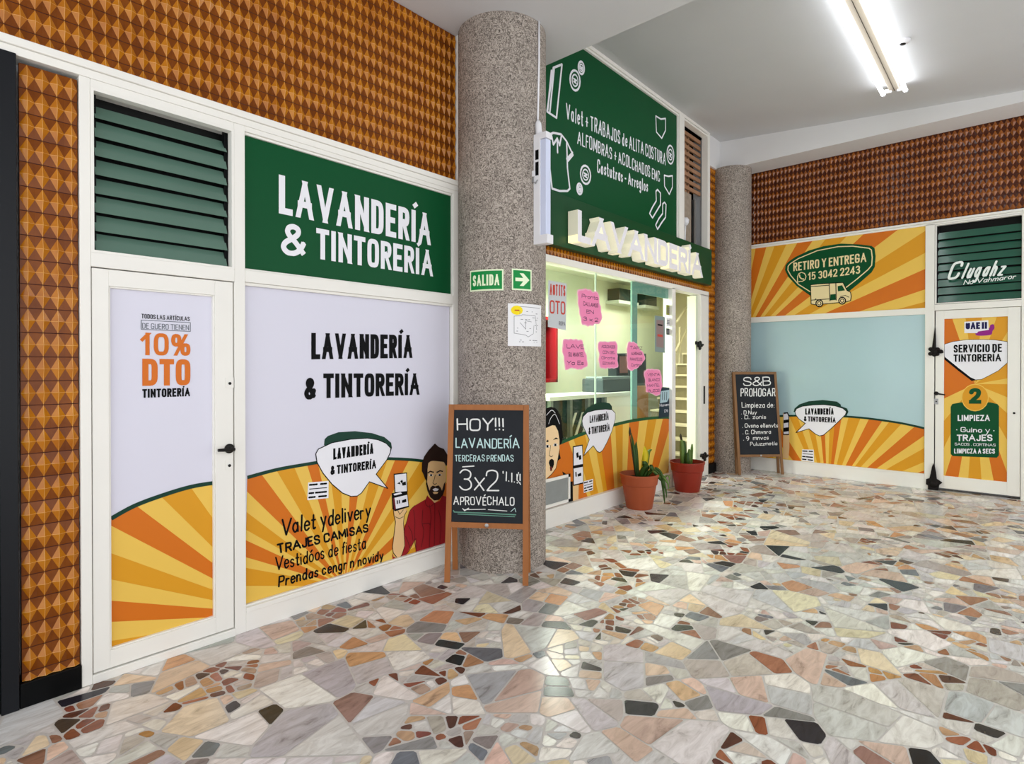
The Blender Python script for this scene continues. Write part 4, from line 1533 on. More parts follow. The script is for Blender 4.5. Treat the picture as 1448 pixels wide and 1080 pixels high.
for i, (pts, lines, lab) in enumerate(notes):
    mb = MB()
    uv = catmull([PN.uv(*zc3(*p)) for p in pts], closed=True, n=4)
    c = (sum(p[0] for p in uv) / len(uv), sum(p[1] for p in uv) / len(uv))
    uv = [(c[0] + (a - c[0]) * k_, c[1] + (b - c[1]) * k_) for a, b in uv for k_ in [1 + .035 * math.sin(13 * math.atan2(b - c[1], a - c[0]) + i)]]
    mb.poly(PN, uv, PINKD, .002, .001)
    mb.poly(PN, [(c[0] + (a - c[0]) * .93, c[1] + (b - c[1]) * .93) for a, b in uv], PINK, .0026)
    o = mb.build('notice_card', label=lab, cat='notice', group='pink notice cards on the shop window')
    us, vs2 = [p[0] for p in uv], [p[1] for p in uv]
    Wd, Ht = max(us) - min(us), max(vs2) - min(vs2)
    n = len(lines)
    for j, tx in enumerate(lines):
        b = max(vs2) - Ht * (.12 + (j + .75) * .78 / n)
        hh = Ht * .42 / n
        p0 = (min(us) + Wd * (.17 + .06 * (j % 2)), b)
        p1 = (max(us) - Wd * .17, b)
        if len(tx) < 4:
            p0, p1 = (min(us) + Wd * .35, b), (min(us) + Wd * .65, b)
        lettering('lettering', o, PN, tx, p0, p1, (p0[0], b + hh), MARK, .13, .0032, 'hand', seed=i * 7 + j, px=False)

LBL = mat('poster_grey_paper', (206, 212, 216), .5)
t = MB()
q = [(775, 396), (801, 401), (800, 467), (775, 462)]
t.px(PN, q, LBL, .002, .001)
o = t.build('discount_poster', label='grey paper poster with red letters at the top left of the shop window', cat='poster')
RDT = mat('red_print', (206, 74, 60), .5)
lettering('lettering', o, PN, 'AUT ITS', (777, 417), (799, 419), (777, 401), RDT, .15, .0032)
lettering('lettering', o, PN, 'OTO', (777, 443), (799, 445), (777, 424), RDT, .13, .0032)
lettering('lettering', o, PN, 'ROPA', (790, 460), (799, 461), (790, 454), PEN, .14, .0032)
# small papers at the right end of the glass
for quad, m_, lab, cat in (([(942, 431), (950, 432), (950, 446), (942, 445)], mat('olive_sticker', (136, 140, 60), .5), 'olive square sticker high at the right end of the glass', 'sticker'),
                           ([(942, 449), (950, 450), (950, 462), (942, 461)], PAPER, 'white square sticker under the olive one', 'sticker'),
                           ([(942, 464), (950, 465), (950, 474), (942, 473)], mat('slate_sticker', (70, 78, 76), .5), 'dark square sticker under the white one', 'sticker')):
    mb = MB()
    mb.px(PN, quad, m_, .002, .001)
    o = mb.build('sticker', label=lab, cat=cat)
    a, b, c, d = [PN.uv(*p) for p in quad]
    mb = MB()
    for f in (.3, .5, .7):
        y = d[1] + (a[1] - d[1]) * f
        mb.line(PN, [(a[0] + .015, y), (a[0] + (b[0] - a[0]) * (.5 + .3 * f), y)], .012, PEN if m_ is not PEN else INK, .0032, px=False)
    mb.build('small_print', o)
mb = MB()
mb.px(PN, [(926, 446), (940, 448), (940, 499), (926, 497)], mat('grey_green_poster', (132, 150, 148), .5), .002, .001)
o = mb.build('framed_notice', label='tall grey green notice left of the stickers on the glass', cat='poster')
mb = MB()
mb.px(PN, [(928, 452), (938, 453), (938, 492), (928, 490)], mat('poster_mauve', (150, 128, 126), .5), .0032)
mb.line(PN, [(930, 459), (936, 460)], .02, INK, .004)
mb.line(PN, [(930, 474), (936, 475)], .03, RDT, .004)
mb.build('notice_print', o)
NAVY = mat('navy_poster', (22, 48, 62), .45)
mb = MB()
mb.px(PN, [(934, 549), (937, 547), (948, 548), (950, 551), (950, 588), (931, 591)], NAVY, .002, .001)
o = mb.build('shield_poster', label='navy poster with a pale shield emblem low at the right end of the glass', cat='poster')
mb = MB()
mb.px(PN, [(934, 553), (946, 551), (947, 560), (943, 568), (933, 570)], mat('pale_shield', (176, 204, 212), .45), .0032)
for x in (936.5, 939.5, 942.5):
    mb.line(PN, [(x, 554.5), (x - .4, 565)], .014, NAVY, .004)
mb.build('emblem', o)
lettering('lettering', o, PN, 'Moovenn', (932.5, 575), (946, 573.5), (932.5, 571), LETW, .16, .0032)
lettering('lettering', o, PN, 'D9', (939, 583), (944, 582.5), (939, 579), LETW, .16, .0032)
# ------------------------------------------------------------------ inside the shop
ROOM = mat('pale_green_wall_paint', (226, 232, 208), .8, vary=.03, vscale=1)
mb = MB()
mb.box(3.3, 11.4, 5.6, 5.7, 0, 3.06, ROOM)
mb.box(3.3, 3.4, 3.62, 5.7, 0, 3.06, ROOM)
mb.build('wall_shop', kind='structure')
mb = MB()
mb.box(11.3, 11.4, 3.62, 5.7, 0, 4.6, mat('stair_wall_paint', (236, 228, 196), .8))
mb.box(8.95, 11.4, 3.55, 3.66, 0, 4.6, mat('stair_wall_paint', (236, 228, 196), .8))
mb.build('wall_stair', kind='structure')
MB().box(3.3, 11.4, 3.62, 5.7, 3.06, 3.12, ROOM).build('ceiling_shop', kind='structure')
MB().box(3.3, 11.4, 3.622, 5.7, -.1, -.002, mat('shop_floor', (178, 172, 158), .4, vary=.08)).build('floor_shop', kind='structure')

STAIRW = mat('cream_stair_paint', (226, 220, 186), .55)
RISER = mat('olive_riser', (128, 122, 92), .6, vary=.2, vscale=12)
t = thing('staircase', (9.3, 3.95, 0), 'flight of stairs with pale tread edges seen through the open doorway', 'staircase')
mb = MB()
tr = MB()
for i in range(9):
    x = 8.35 + .25 * i
    z = .2 * (i + 1)
    mb.box(x, 11.25, 3.68, 4.86, z - .2, z - .03, RISER)
    tr.box(x - .025, x + .27, 3.67, 4.87, z - .03, z, STAIRW)
mb.build('riser', t)
tr.build('tread', t)
mb = MB()
mb.box(8.35, 8.39, 4.87, 4.91, 0, .9, STAIRW)
mb.build('stringer_post', t)
PH = LP(4.95)
for a, b in (((955, 497), (981, 446)), ((957, 455), (979, 421))):
    a, b = PH.uv(*a), PH.uv(*b)
    mb = MB()
    mb.tube([PH.pt(*a), PH.pt(*b)], .022, STAIRW, 10)
    mb.build('handrail', t, smooth=True)
a, b = PH.uv(961, 462), PH.uv(961, 540)
mb = MB()
mb.tube([PH.pt(*a), PH.pt(a[0], .2)], .018, STAIRW, 10)
mb.build('rail_post', t)


def at(Y, box):
    """extent on the plane Y of a traced box"""
    P = LP(Y)
    a, b = P.uv(box[0], box[3]), P.uv(box[2], box[1])
    return a[0], b[0], a[1], b[1]


def cabinet(name, Y, box, depth, m, label, cat, **kw):
    x0, x1, z0, z1 = at(Y, box)
    z0 = kw.get('z0', z0)
    mb = MB()
    mb.box(x0, x1, Y, Y + depth, z0, z1, m)
    return mb.build(name, label=label, cat=cat, bevel=.006), (x0, x1, z0, z1)


# counter with dark glass front
x0, x1, z0, z1 = at(4.30, (774, 548, 884, 616))
x1, z1 = x1 + .25, 1.18
CW = mat('counter_top', (206, 214, 204), .3)
DG = mat('dark_green_glass', (38, 56, 54), .12)
t = thing('shop_counter', ((x0 + x1) / 2, 4.5, 0), 'shop counter with pale top and dark glass front behind the window', 'counter')
MB().box(x0, x1, 4.26, 4.80, z1 - .05, z1, CW).build('worktop', t, bevel=.004)
MB().box(x0 + .05, x1 - .8, 4.34, 4.76, .0, z1 - .05, DG).build('display_case', t)
MB().box(x1 - .8, x1 - .02, 4.32, 4.76, .0, z1 - .05, mat('white_laminate', (236, 238, 224), .4)).build('cupboard', t, bevel=.004)
for i in range(4):
    xx = x0 + .04 + (x1 - .86 - x0) * i / 3
    MB().box(xx, xx + .05, 4.28, 4.33, 0, z1 - .05, mat('grey_profile', (112, 124, 120), .35, metal=.3)).build('post', t)
mb = MB()
for i in range(5):
    a = x0 + .35 + i * .16
    mb.beam((a, 4.33, .45), (a + .28, 4.33, .95), .05, .01, (1, 0, 0), mat('silver_strip', (190, 196, 188), .3))
mb.build('folded_cloth', t)
ztop = z1
MACH = mat('charcoal_machine', (52, 62, 64), .4)
x0, x1, _, _ = at(4.5, (846, 536, 893, 562))
t = thing('printer', ((x0 + x1) / 2, 4.6, ztop), 'charcoal grey printer standing on the shop counter', 'printer')
MB().box(x0, x1, 4.42, 4.78, ztop, ztop + .19, MACH).build('body', t, bevel=.015)
MB().box(x0 + .04, x1 - .04, 4.46, 4.74, ztop + .19, ztop + .22, mat('grey_lid', (120, 134, 132), .4)).build('lid', t, bevel=.008)
x0, x1, z0, z1 = at(4.9, (889, 500, 914, 560))
t = thing('computer_tower', ((x0 + x1) / 2, 5.05, 0), 'dark upright cabinet behind the teal window upright', 'cabinet')
MB().box(x0, x1, 4.9, 5.3, 0, z1, MACH).build('body', t, bevel=.01)
MB().box(x0 + .05, x1 - .05, 4.885, 4.9, z1 - .5, z1 - .1, DARK).build('door', t)
x0, x1, z0, z1 = at(4.72, (873, 501, 887, 531))
t = thing('monitor', ((x0 + x1) / 2, 4.74, ztop), 'small screen with a reddish picture above the shop counter', 'monitor')
MB().box(x0, x1, 4.70, 4.74, z0, z1, BLACK).build('bezel', t, bevel=.005)
MB().box(x0 + .03, x1 - .03, 4.694, 4.70, z0 + .04, z1 - .03, mat('reddish_screen', (120, 72, 74), .2)).build('screen', t)
MB().box((x0 + x1) / 2 - .03, (x0 + x1) / 2 + .03, 4.71, 4.73, ztop, z0, BLACK).build('stand', t)
# dark wall boxes
for i, (bx, lab) in enumerate((((876, 396, 900, 424), 'dark wall box high at the back of the shop, left of the teal upright'), ((913, 407, 929, 431), 'dark wall box high at the back of the shop, right of the teal upright'))):
    x0, x1, z0, z1 = at(5.35, bx)
    z1 = min(z1, 2.93)
    t = thing('wall_box', ((x0 + x1) / 2, 5.5, z0), lab, 'wall box', 'dark boxes on the back wall of the shop')
    MB().box(x0, x1, 5.35, 5.598, z0, z1, mat('dark_teal_box', (44, 60, 58), .3)).build('body', t, bevel=.01)
    MB().box(x0 - .05, x1 + .05, 5.33, 5.598, z0 - .06, z0, CW).build('ledge', t, bevel=.004)
# red cabinet
x0, x1, z0, z1 = at(5.30, (766, 449, 789, 541))
RED = mat('red_enamel', (128, 8, 18), .4)
t = thing('red_cabinet', ((x0 + x1) / 2, 5.45, z0), 'open red wall cabinet at the left edge of the shop window', 'cabinet')
mb = MB()
e = .05
for a, b, c, d in ((x0, x1, z0, z0 + e), (x0, x1, z1 - e, z1), (x0, x0 + e, z0, z1), (x1 - e, x1, z0, z1)):
    mb.box(a, b, 5.30, 5.598, c, d, RED)
mb.build('frame', t, bevel=.004)
MB().box(x0 + e, x1 - e, 5.55, 5.598, z0 + e, z1 - e, mat('deep_red', (70, 6, 12), .5)).build('back_panel', t)
x0, x1, _, z1 = at(3.72, (899, 545, 917, 590))
t = MB()
t.box(x0, x1, 3.72, 3.76, 0, z1, mat('plywood', (150, 112, 66), .6, vary=.15, vscale=8))
t.build('plywood_board', label='brown plywood board standing behind the glass left of the navy poster', cat='board', bevel=.003)

# ------------------------------------------------------------------ right wall
XR = X0
mb = MB()
mb.box(9.06, 9.16, -2.0, 3.62, 0, 4.5, PLASTER)
mb.build('wall_right', kind='structure')
tiles('wall_right_upper_tiles', RP(8.93), -3.20, 1.6, 3.372, 4.452, glaze=(AMBER_SHADED, BROWN_SHADED, None))
tiles('wall_right_pier_tiles', RP(8.93), 0.062, 1.6, 0.12, 3.372, glaze=(AMBER_SHADED, BROWN_SHADED, None))
mb = MB()
ZR = 3.372
mb.box(XR - .012, 9.065, -1.6, 3.5, 3.345, ZR, WHITE)
mb.box(XR, 9.065, .0, 3.5, 3.318, 3.343, WHITE)
mb.box(XR, 9.065, .856, .952, 0, 3.33, WHITE)
mb.box(XR, 9.065, -.055, .040, 0, 3.33, WHITE)
mb.box(XR - .004, 9.065, .95, 3.5, 2.205, 2.285, WHITE)
mb.box(XR - .004, 9.065, .04, .858, 2.245, 2.320, WHITE)
mb.box(XR, 9.065, .95, 3.5, 0, .178, WHITE)
mb.box(XR - .005, 9.065, .95, 3.5, .170, .190, WHITE)
mb.build('trim_6', kind='structure', bevel=.003)

# yellow sign with the van
z4 = lambda pts: [(1040 + x / 4.827, 300 + y / 4.827) for x, y in pts]
PV = RP(8.925)
t = thing('shop_sign', (8.925, 2.0, 2.29), 'yellow and orange sunburst sign with green shield and delivery van', 'sign')
rect = [(-3.45, 2.287), (-.953, 2.287), (-.953, 3.318), (-3.45, 3.318)]
mb = MB()
mb.poly(PV, rect, YEL, 0, .008)
bp = [(-200, 700), (-60, 470), (60, 300), (105, 240), (140, 236), (212, 234), (268, 226), (350, 214), (425, 204), (530, 190), (622, 175), (770, 152), (893, 133), (1135, 100), (1296, 78), (1299, 125), (1299, 275), (1299, 385), (1299, 525), (1299, 610), (1299, 700), (1299, 800), (1299, 960)]
sunburst(mb, PV, rect, (1040, 499), z4(bp), [ORA, YEL, MUS, YEL, ORA, YEL, MUS, YEL, ORA, YEL, MUS, YEL, ORA, YEL, YEL, MUS, YEL, ORA, YEL, MUS, YEL, ORA], .001)
mb.build('panel', t)
sg = MB()
sg.px(PV, z4([(338, 395), (342, 362), (360, 340), (410, 305), (500, 262), (600, 232), (720, 214), (840, 219), (930, 230), (950, 246), (957, 300), (952, 372), (930, 410), (850, 480), (770, 545), (690, 610), (600, 600), (505, 566), (420, 505), (360, 440)]), GREEN, .002)
s = sg.build('shield', t)
sg = MB()
sg.line(PV, z4([(510, 542), (430, 492), (378, 432), (358, 395), (360, 368), (376, 350), (430, 316), (560, 262), (700, 235), (800, 232), (912, 246), (928, 258), (934, 310), (930, 362), (905, 392), (830, 456), (755, 514)]), .013, CREAM, .003)
sg.build('shield_outline', s)
lettering('lettering', s, PV, 'RETIRO Y ENTREGA', z4([(395, 403)])[0], z4([(894, 338)])[0], z4([(395, 345)])[0], CREAM, .155, .003, sp=.08)
lettering('lettering', s, PV, '15 3042 2243', z4([(497, 464)])[0], z4([(851, 418)])[0], z4([(497, 412)])[0], CREAM, .155, .003, sp=.08)
sg = MB()
c = (451, 441)
sg.line(PV, z4([(424, 478), (424, 440), (432, 420), (451, 410), (472, 418), (482, 438), (476, 460), (456, 472), (440, 472)]), .011, CREAM, .003, closed=True)
sg.line(PV, z4([(438, 428), (440, 442), (452, 454), (466, 456)]), .016, CREAM, .003, smooth=True)
sg.build('phone_icon', s)
vb = MB()
vb.px(PV, z4([(513, 496), (560, 490), (735, 480), (762, 534), (786, 546), (791, 575), (786, 603), (755, 612), (550, 632), (517, 626)]), CREAM, .004)
for ln in ([(513, 496), (560, 490), (735, 480), (762, 534), (786, 546), (791, 575), (786, 603), (755, 612), (550, 632), (517, 626), (513, 496)], [(640, 488), (646, 606)], [(686, 485), (688, 600)], [(515, 508), (640, 498)], [(518, 600), (640, 592)], [(540, 600), (550, 590)]):
    vb.line(PV, z4(ln), .010, INK, .005)
vb.px(PV, z4([(698, 505), (728, 498), (748, 534), (700, 540)]), GREEN, .005)
vb.px(PV, z4([(648, 562), (684, 558), (685, 598), (648, 602)]), GREEN, .005)
vb.line(PV, z4([(715, 575), (750, 568), (775, 580)]), .008, INK, .005)
for cx, cy in ((573, 622), (729, 604)):
    for r, m_, o in ((27, INK, .006), (19, CREAM, .0066), (14, INK, .0072), (9, CREAM, .0078)):
        vb.px(PV, z4([(cx + r * math.cos(k * math.pi / 9), cy + r * math.sin(k * math.pi / 9)) for k in range(18)]), m_, o)
vb.build('printed_van', t)

# pale blue lower window
w5 = thing('window_5', (8.95, 2.2, .18), kind='structure')
MB().box(8.935, 8.945, .955, 3.45, .18, 2.21, mat('pale_blue_pane', (176, 206, 212), .12, spec=.5, vary=.03, vscale=2)).build('pane', w5)
PR = RP(8.932)
t = thing('window_graphic', (8.932, 2.0, .19), 'low sunburst poster with a speech bubble under the pale blue pane', 'window poster')
z2 = lambda x, y: (1000 + x / 4.525, 500 + y / 4.525)
U0, U1, V0, V1 = -3.4, -.957, .192, 2.2
ARC = [z2(230, 420), z2(400, 402), z2(540, 397), z2(720, 395), z2(890, 402), z2(1000, 411), z2(1100, 423), z2(1250, 446), z2(1395, 478)]
reg = clamp(under_arc(PR, ARC, [])) + [(U1, V0), (U0, V0)]
bp = [(120, 900), (200, 660), (300, 560), (400, 500), (460, 460), (525, 400), (575, 396), (625, 394), (672, 394), (715, 394), (750, 394), (785, 396), (820, 398), (862, 400), (905, 404), (982, 410), (1036, 416), (1122, 428), (1166, 434), (1246, 446), (1332, 462), (1395, 520), (1395, 600), (1395, 690), (1395, 745), (1395, 785), (1395, 860)]
mb = MB()
mb.poly(PR, reg, YEL, 0.0002)
sunburst(mb, PR, reg, (1170, 710), [z2(*p) for p in bp], [YEL, MUS, YEL, ORA, YEL, MUS, YEL, MUS, YEL, ORA, YEL, MUS, ORA, YEL, MUS, YEL, ORA, YEL, MUS, YEL, ORA, YEL, MUS, YEL, ORA, MUS], .001)
mb.build('sunburst', t)
mb = MB()
mb.strokes(PR, [clip(clip(q, 1, 0, U1), -1, 0, -U0) for q in pen(clamp(catmull([PR.uv(*p) for p in ARC], n=5)), .026, 'curve')], GLINE, .0018)
mb.build('border_line', t)
gb = [z2(*p) for p in [(553, 372), (560, 350), (590, 324), (650, 304), (740, 296), (830, 306), (855, 325), (856, 336), (895, 350), (904, 372), (890, 400), (840, 360), (740, 335), (640, 340), (575, 380)]]
wb = [z2(*p) for p in [(562, 372), (572, 352), (610, 336), (680, 328), (750, 326), (820, 334), (870, 350), (892, 370), (885, 390), (850, 425), (790, 482), (745, 520), (720, 526), (695, 515), (652, 480), (568, 505), (628, 446), (585, 415), (568, 392)]]
s = bubble(t, PR, gb, wb, .0026, .009)
lettering('lettering', s, PR, 'LAVANDERÍA', z2(628, 389), z2(810, 389), z2(628, 350), INK, .2, .0042, sp=.07)
lettering('lettering', s, PR, '& TINTORERÍA', z2(619, 431), z2(823, 442), z2(619, 399), INK, .2, .0042, sp=.07)
note_label(t, PR, [z2(608, 612), z2(682, 614), z2(684, 694), z2(604, 684)], .002)
mb = MB()
for q, m_, o in (([(486, 380), (516, 376), (526, 400), (526, 600), (520, 672), (486, 668)], SKIN, .002), ([(490, 376), (516, 374), (526, 395), (524, 520), (486, 520)], INK, .003), ([(490, 386), (512, 382), (520, 400), (520, 420), (490, 424)], LETW, .0036),
                 ([(490, 445), (520, 440), (520, 470), (490, 474)], LETW, .0036), ([(490, 500), (522, 496), (522, 512), (490, 514)], LETW, .0036)):
    mb.px(PR, [z2(*p) for p in q], m_, o)
mb.build('printed_phone', t)

# louver window with script over the right door
wl = louver('window_6', RP(XR), -.852, .05, 2.325, 3.315, 9, LOUV2, .30, random.Random(9), 3.225, gap=.9)
PLV = RP(8.917)
SCR = mat('script_white', (236, 244, 240), .5)
t = thing('script_sign', (8.917, .45, 2.5), 'white script lettering painted across the green louver blades over the right door', 'lettering')
lettering('lettering', t, PLV, 'C', (1338, 397), (1355, 394), (1338, 373), SCR, .13, .014, 'hand', seed=3, slant=.35, thick=.003)
lettering('lettering', t, PLV, 'lugahz', (1358, 395), (1418, 389), (1358, 374), SCR, .12, .014, 'hand', seed=5, slant=.35, thick=.003)
lettering('lettering', t, PLV, 'No Vahmaror', (1362, 403), (1436, 394), (1362, 396.5), SCR, .14, .014, 'hand', seed=6, slant=.3, thick=.003)

# right door
d2 = thing('door_2', (8.92, .45, 0), kind='structure', label='white framed glazed door with a yellow dry cleaning poster')
mb = MB()
XD = 8.915
for a, b, c, d in ((.758, .845, .035, 2.24), (.045, .160, .035, 2.24), (.160, .758, .035, .190), (.160, .758, 2.135, 2.24)):
    mb.box(XD, XD + .045, a, b, c, d, WHITE)
mb.build('door_leaf', d2, bevel=.003)
PE = RP(8.93)
zd = lambda x, y: (1298 + x / 2.634, 300 + y / 2.634)
rect = [(-.758, .19), (-.160, .19), (-.160, 2.135), (-.758, 2.135)]
mb = MB()
mb.poly(PE, rect, MUS, 0, .008)
cols = [YEL, ORA, YEL, MUS, YEL, ORA, YEL, MUS]
cc = zd(212, 640)
bp = [(cc[0] + 200 * math.cos(a), cc[1] + 200 * math.sin(a)) for a in [rad(x) for x in (0, 22, 42, 60, 70, 79, 86, 94, 100, 108, 116, 130, 155, 185, 215, 238, 251, 262, 276, 288, 302, 325, 350, 360)]]
sunburst(mb, PE, rect, cc, bp, [MUS, YEL, MUS, YEL, ORA, YEL, MUS, YEL, ORA, YEL, MUS, YEL, ORA, ORA, ORA, ORA, YEL, MUS, YEL, MUS, YEL, MUS, YEL], .001)
ps = mb.build('poster_sheet', d2)
mb = MB()
u_ = lambda p: (min(max(p[0], -.757), -.161), p[1])
shield = [u_(PE.uv(*zd(*p))) for p in [(90, 492), (130, 482), (180, 475), (240, 474), (290, 476), (345, 482), (345, 560), (300, 590), (262, 610), (238, 622), (215, 624), (195, 615), (150, 580), (90, 538)]]
dk = [u_(PE.uv(*zd(*p))) for p in [(90, 530), (150, 575), (195, 612), (215, 622), (240, 622), (200, 628), (150, 590), (90, 548)]]
mb.poly(PE, dk, INK, .0018)
mb.poly(PE, shield, LETW, .0024)
mb.line(PE, shield, .005, INK, .003, closed=True, px=False)
mb.px(PE, [zd(*p) for p in [(122, 725), (128, 714), (160, 708), (270, 708), (296, 714), (302, 722), (302, 905), (294, 914), (130, 908), (122, 900)]], GREEN, .002)
mb.px(PE, [zd(213 + 51 * math.cos(k * .314), 690 + 51 * math.sin(k * .314)) for k in range(20)], YEL, .003)
mb.px(PE, [zd(213 + 48 * math.cos(k * .314), 690 + 48 * math.sin(k * .314)) for k in range(20)], MUS, .0036)
sh = mb.build('printed_shield', ps)
for tx, a, b, c, m_, w in (('SERVICIO DE', (133, 523), (313, 520), (133, 494), INK, .17), ('TINTORERÍA', (133, 557), (310, 555), (133, 530), INK, .17), ('2', (190, 713), (236, 713), (190, 655), GREEN, .24),
                           ('LIMPIEZA', (148, 777), (268, 777), (148, 755), LETW, .18), ('* Guino y *', (142, 818), (286, 822), (142, 799), LETW, .15), ('TRAJES', (145, 852), (278, 852), (145, 828), LETW, .18),
                           ('SACOS . CORTINAS', (137, 868), (290, 872), (137, 858), LETW, .13), ('LIMPICZA A SECS', (135, 898), (287, 899), (135, 880), LETW, .17)):
    lettering('lettering', sh, PE, tx, zd(*a), zd(*b), zd(*c), m_, w, .0046, sp=.08)
mb = MB()
PUR = mat('purple_vinyl', (146, 30, 132), .45)
mb.px(PE, [zd(*p) for p in [(214, 448), (220, 436), (262, 434), (270, 420), (282, 418), (285, 432), (278, 442), (272, 456), (240, 460), (218, 458)]], PUR, .002, smooth=True)
mb.px(PE, [zd(*p) for p in [(173, 408), (262, 402), (264, 438), (225, 444), (220, 450), (173, 450)]], LETW, .003)
lg = mb.build('logo', ps)
lettering('lettering', lg, PE, 'UAE II', zd(178, 436), zd(258, 434), zd(178, 411), mat('navy_vinyl', (20, 16, 78), .45), .26, .004, sp=.06)
PX = RP(XD - .001)
lever(d2, PX, PX.uv(1324, 556), PX.uv(1337, 558), .024)
c = PX.uv(1324, 567.5)
mb = MB()
mb.poly(PX, [(c[0] - .02, c[1] - .035), (c[0] + .02, c[1] - .035), (c[0] + .02, c[1] + .035), (c[0] - .02, c[1] + .035)], STEEL, .004, .004)
lk = mb.build('lock_plate', d2)
MB().lathe(PX.pt(c[0], c[1], .004), [(.009, 0), (.009, .003)], METAL, 14, PX.n).build('keyhole', lk)
mb = MB()
c = PX.uv(1434, 584)
mb.lathe(PX.pt(c[0], c[1], 0), [(.012, 0), (.012, .004)], METAL, 14, PX.n)
mb.build('keyhole', d2)
IRON = mat('black_iron', (26, 22, 20), .5, metal=.4, bump=.3, bscale=60)
PI = RP(XD - .009)
c = PI.uv(1321, 497)
mb = MB()
for a, b, r in ((0, 0, .055), (-.05, .045, .035), (.05, .04, .035), (-.055, -.04, .034), (.045, -.045, .034), (.095, .0, .036), (.0, .055, .03), (0, -.06, .03), (.12, -.01, .02)):
    a, b, r = a * .68, b * .68, r * .72
    mb.lathe(PI.pt(c[0] + a, c[1] + b, 0), [(r, 0), (r, .012), (r * .7, .022), (r * .2, .026)], IRON, 18, PI.n)
mb.tube([PI.pt(c[0] + .0, c[1] + .05, .012), PI.pt(c[0] + .006, c[1] + .17, .012), PI.pt(c[0] + .01, c[1] + .30, .010)], [.022, .014, .004], IRON, 10)
mb.build('hinge_ornament', label='black iron flower shaped hinge ornament high on the right door frame', cat='hinge')
c = PI.uv(1320, 682)
mb = MB()
mb.poly(PI, [(c[0] - .055, c[1] - .09), (c[0] + .05, c[1] - .09), (c[0] + .06, c[1] - .02), (c[0] + .09, c[1] + .01), (c[0] + .06, c[1] + .035), (c[0] + .035, c[1] + .05), (c[0] + .028, c[1] + .12), (c[0] + .014, c[1] + .20), (c[0], c[1] + .24), (c[0] - .014, c[1] + .20),
             (c[0] - .026, c[1] + .12), (c[0] - .04, c[1] + .05), (c[0] - .075, c[1] + .035), (c[0] - .075, c[1] - .03), (c[0] - .055, c[1] - .04)], IRON, .02, .02)
mb.lathe(PI.pt(c[0], c[1] - .02, .018), [(.045, 0), (.03, .012), (.01, .016)], IRON, 16, PI.n)
mb.build('hinge_ornament', label='black iron pointed hinge ornament at the foot of the right door', cat='hinge', bevel=.003)


# ------------------------------------------------------------------ chalkboards
def wood(name, a):
    m = mat(name, a, .5, vary=.18, vscale=3)
    n = [x for x in m.node_tree.nodes if x.type == 'TEX_NOISE'][0]
    mp = m.node_tree.nodes.new('ShaderNodeMapping')
    mp.inputs['Scale'].default_value = (9, 9, 1.2)
    tc = [x for x in m.node_tree.nodes if x.type == 'TEX_COORD'][0]
    m.node_tree.links.new(tc.outputs['Object'], mp.inputs['Vector'])
    m.node_tree.links.new(mp.outputs[0], n.inputs['Vector'])
    n.inputs['Detail'].default_value = 8
    return m


CHALK = mat('chalk_white', (232, 234, 232), .9)
CHALKB = mat('chalk_pale_blue', (196, 226, 226), .9)
CHALKG = mat('chalk_green', (104, 150, 134), .9)


def slate_mat():
    m = mat('slate_board', (38, 41, 46), .6, spec=.15, vary=.4, vscale=4)
    return m


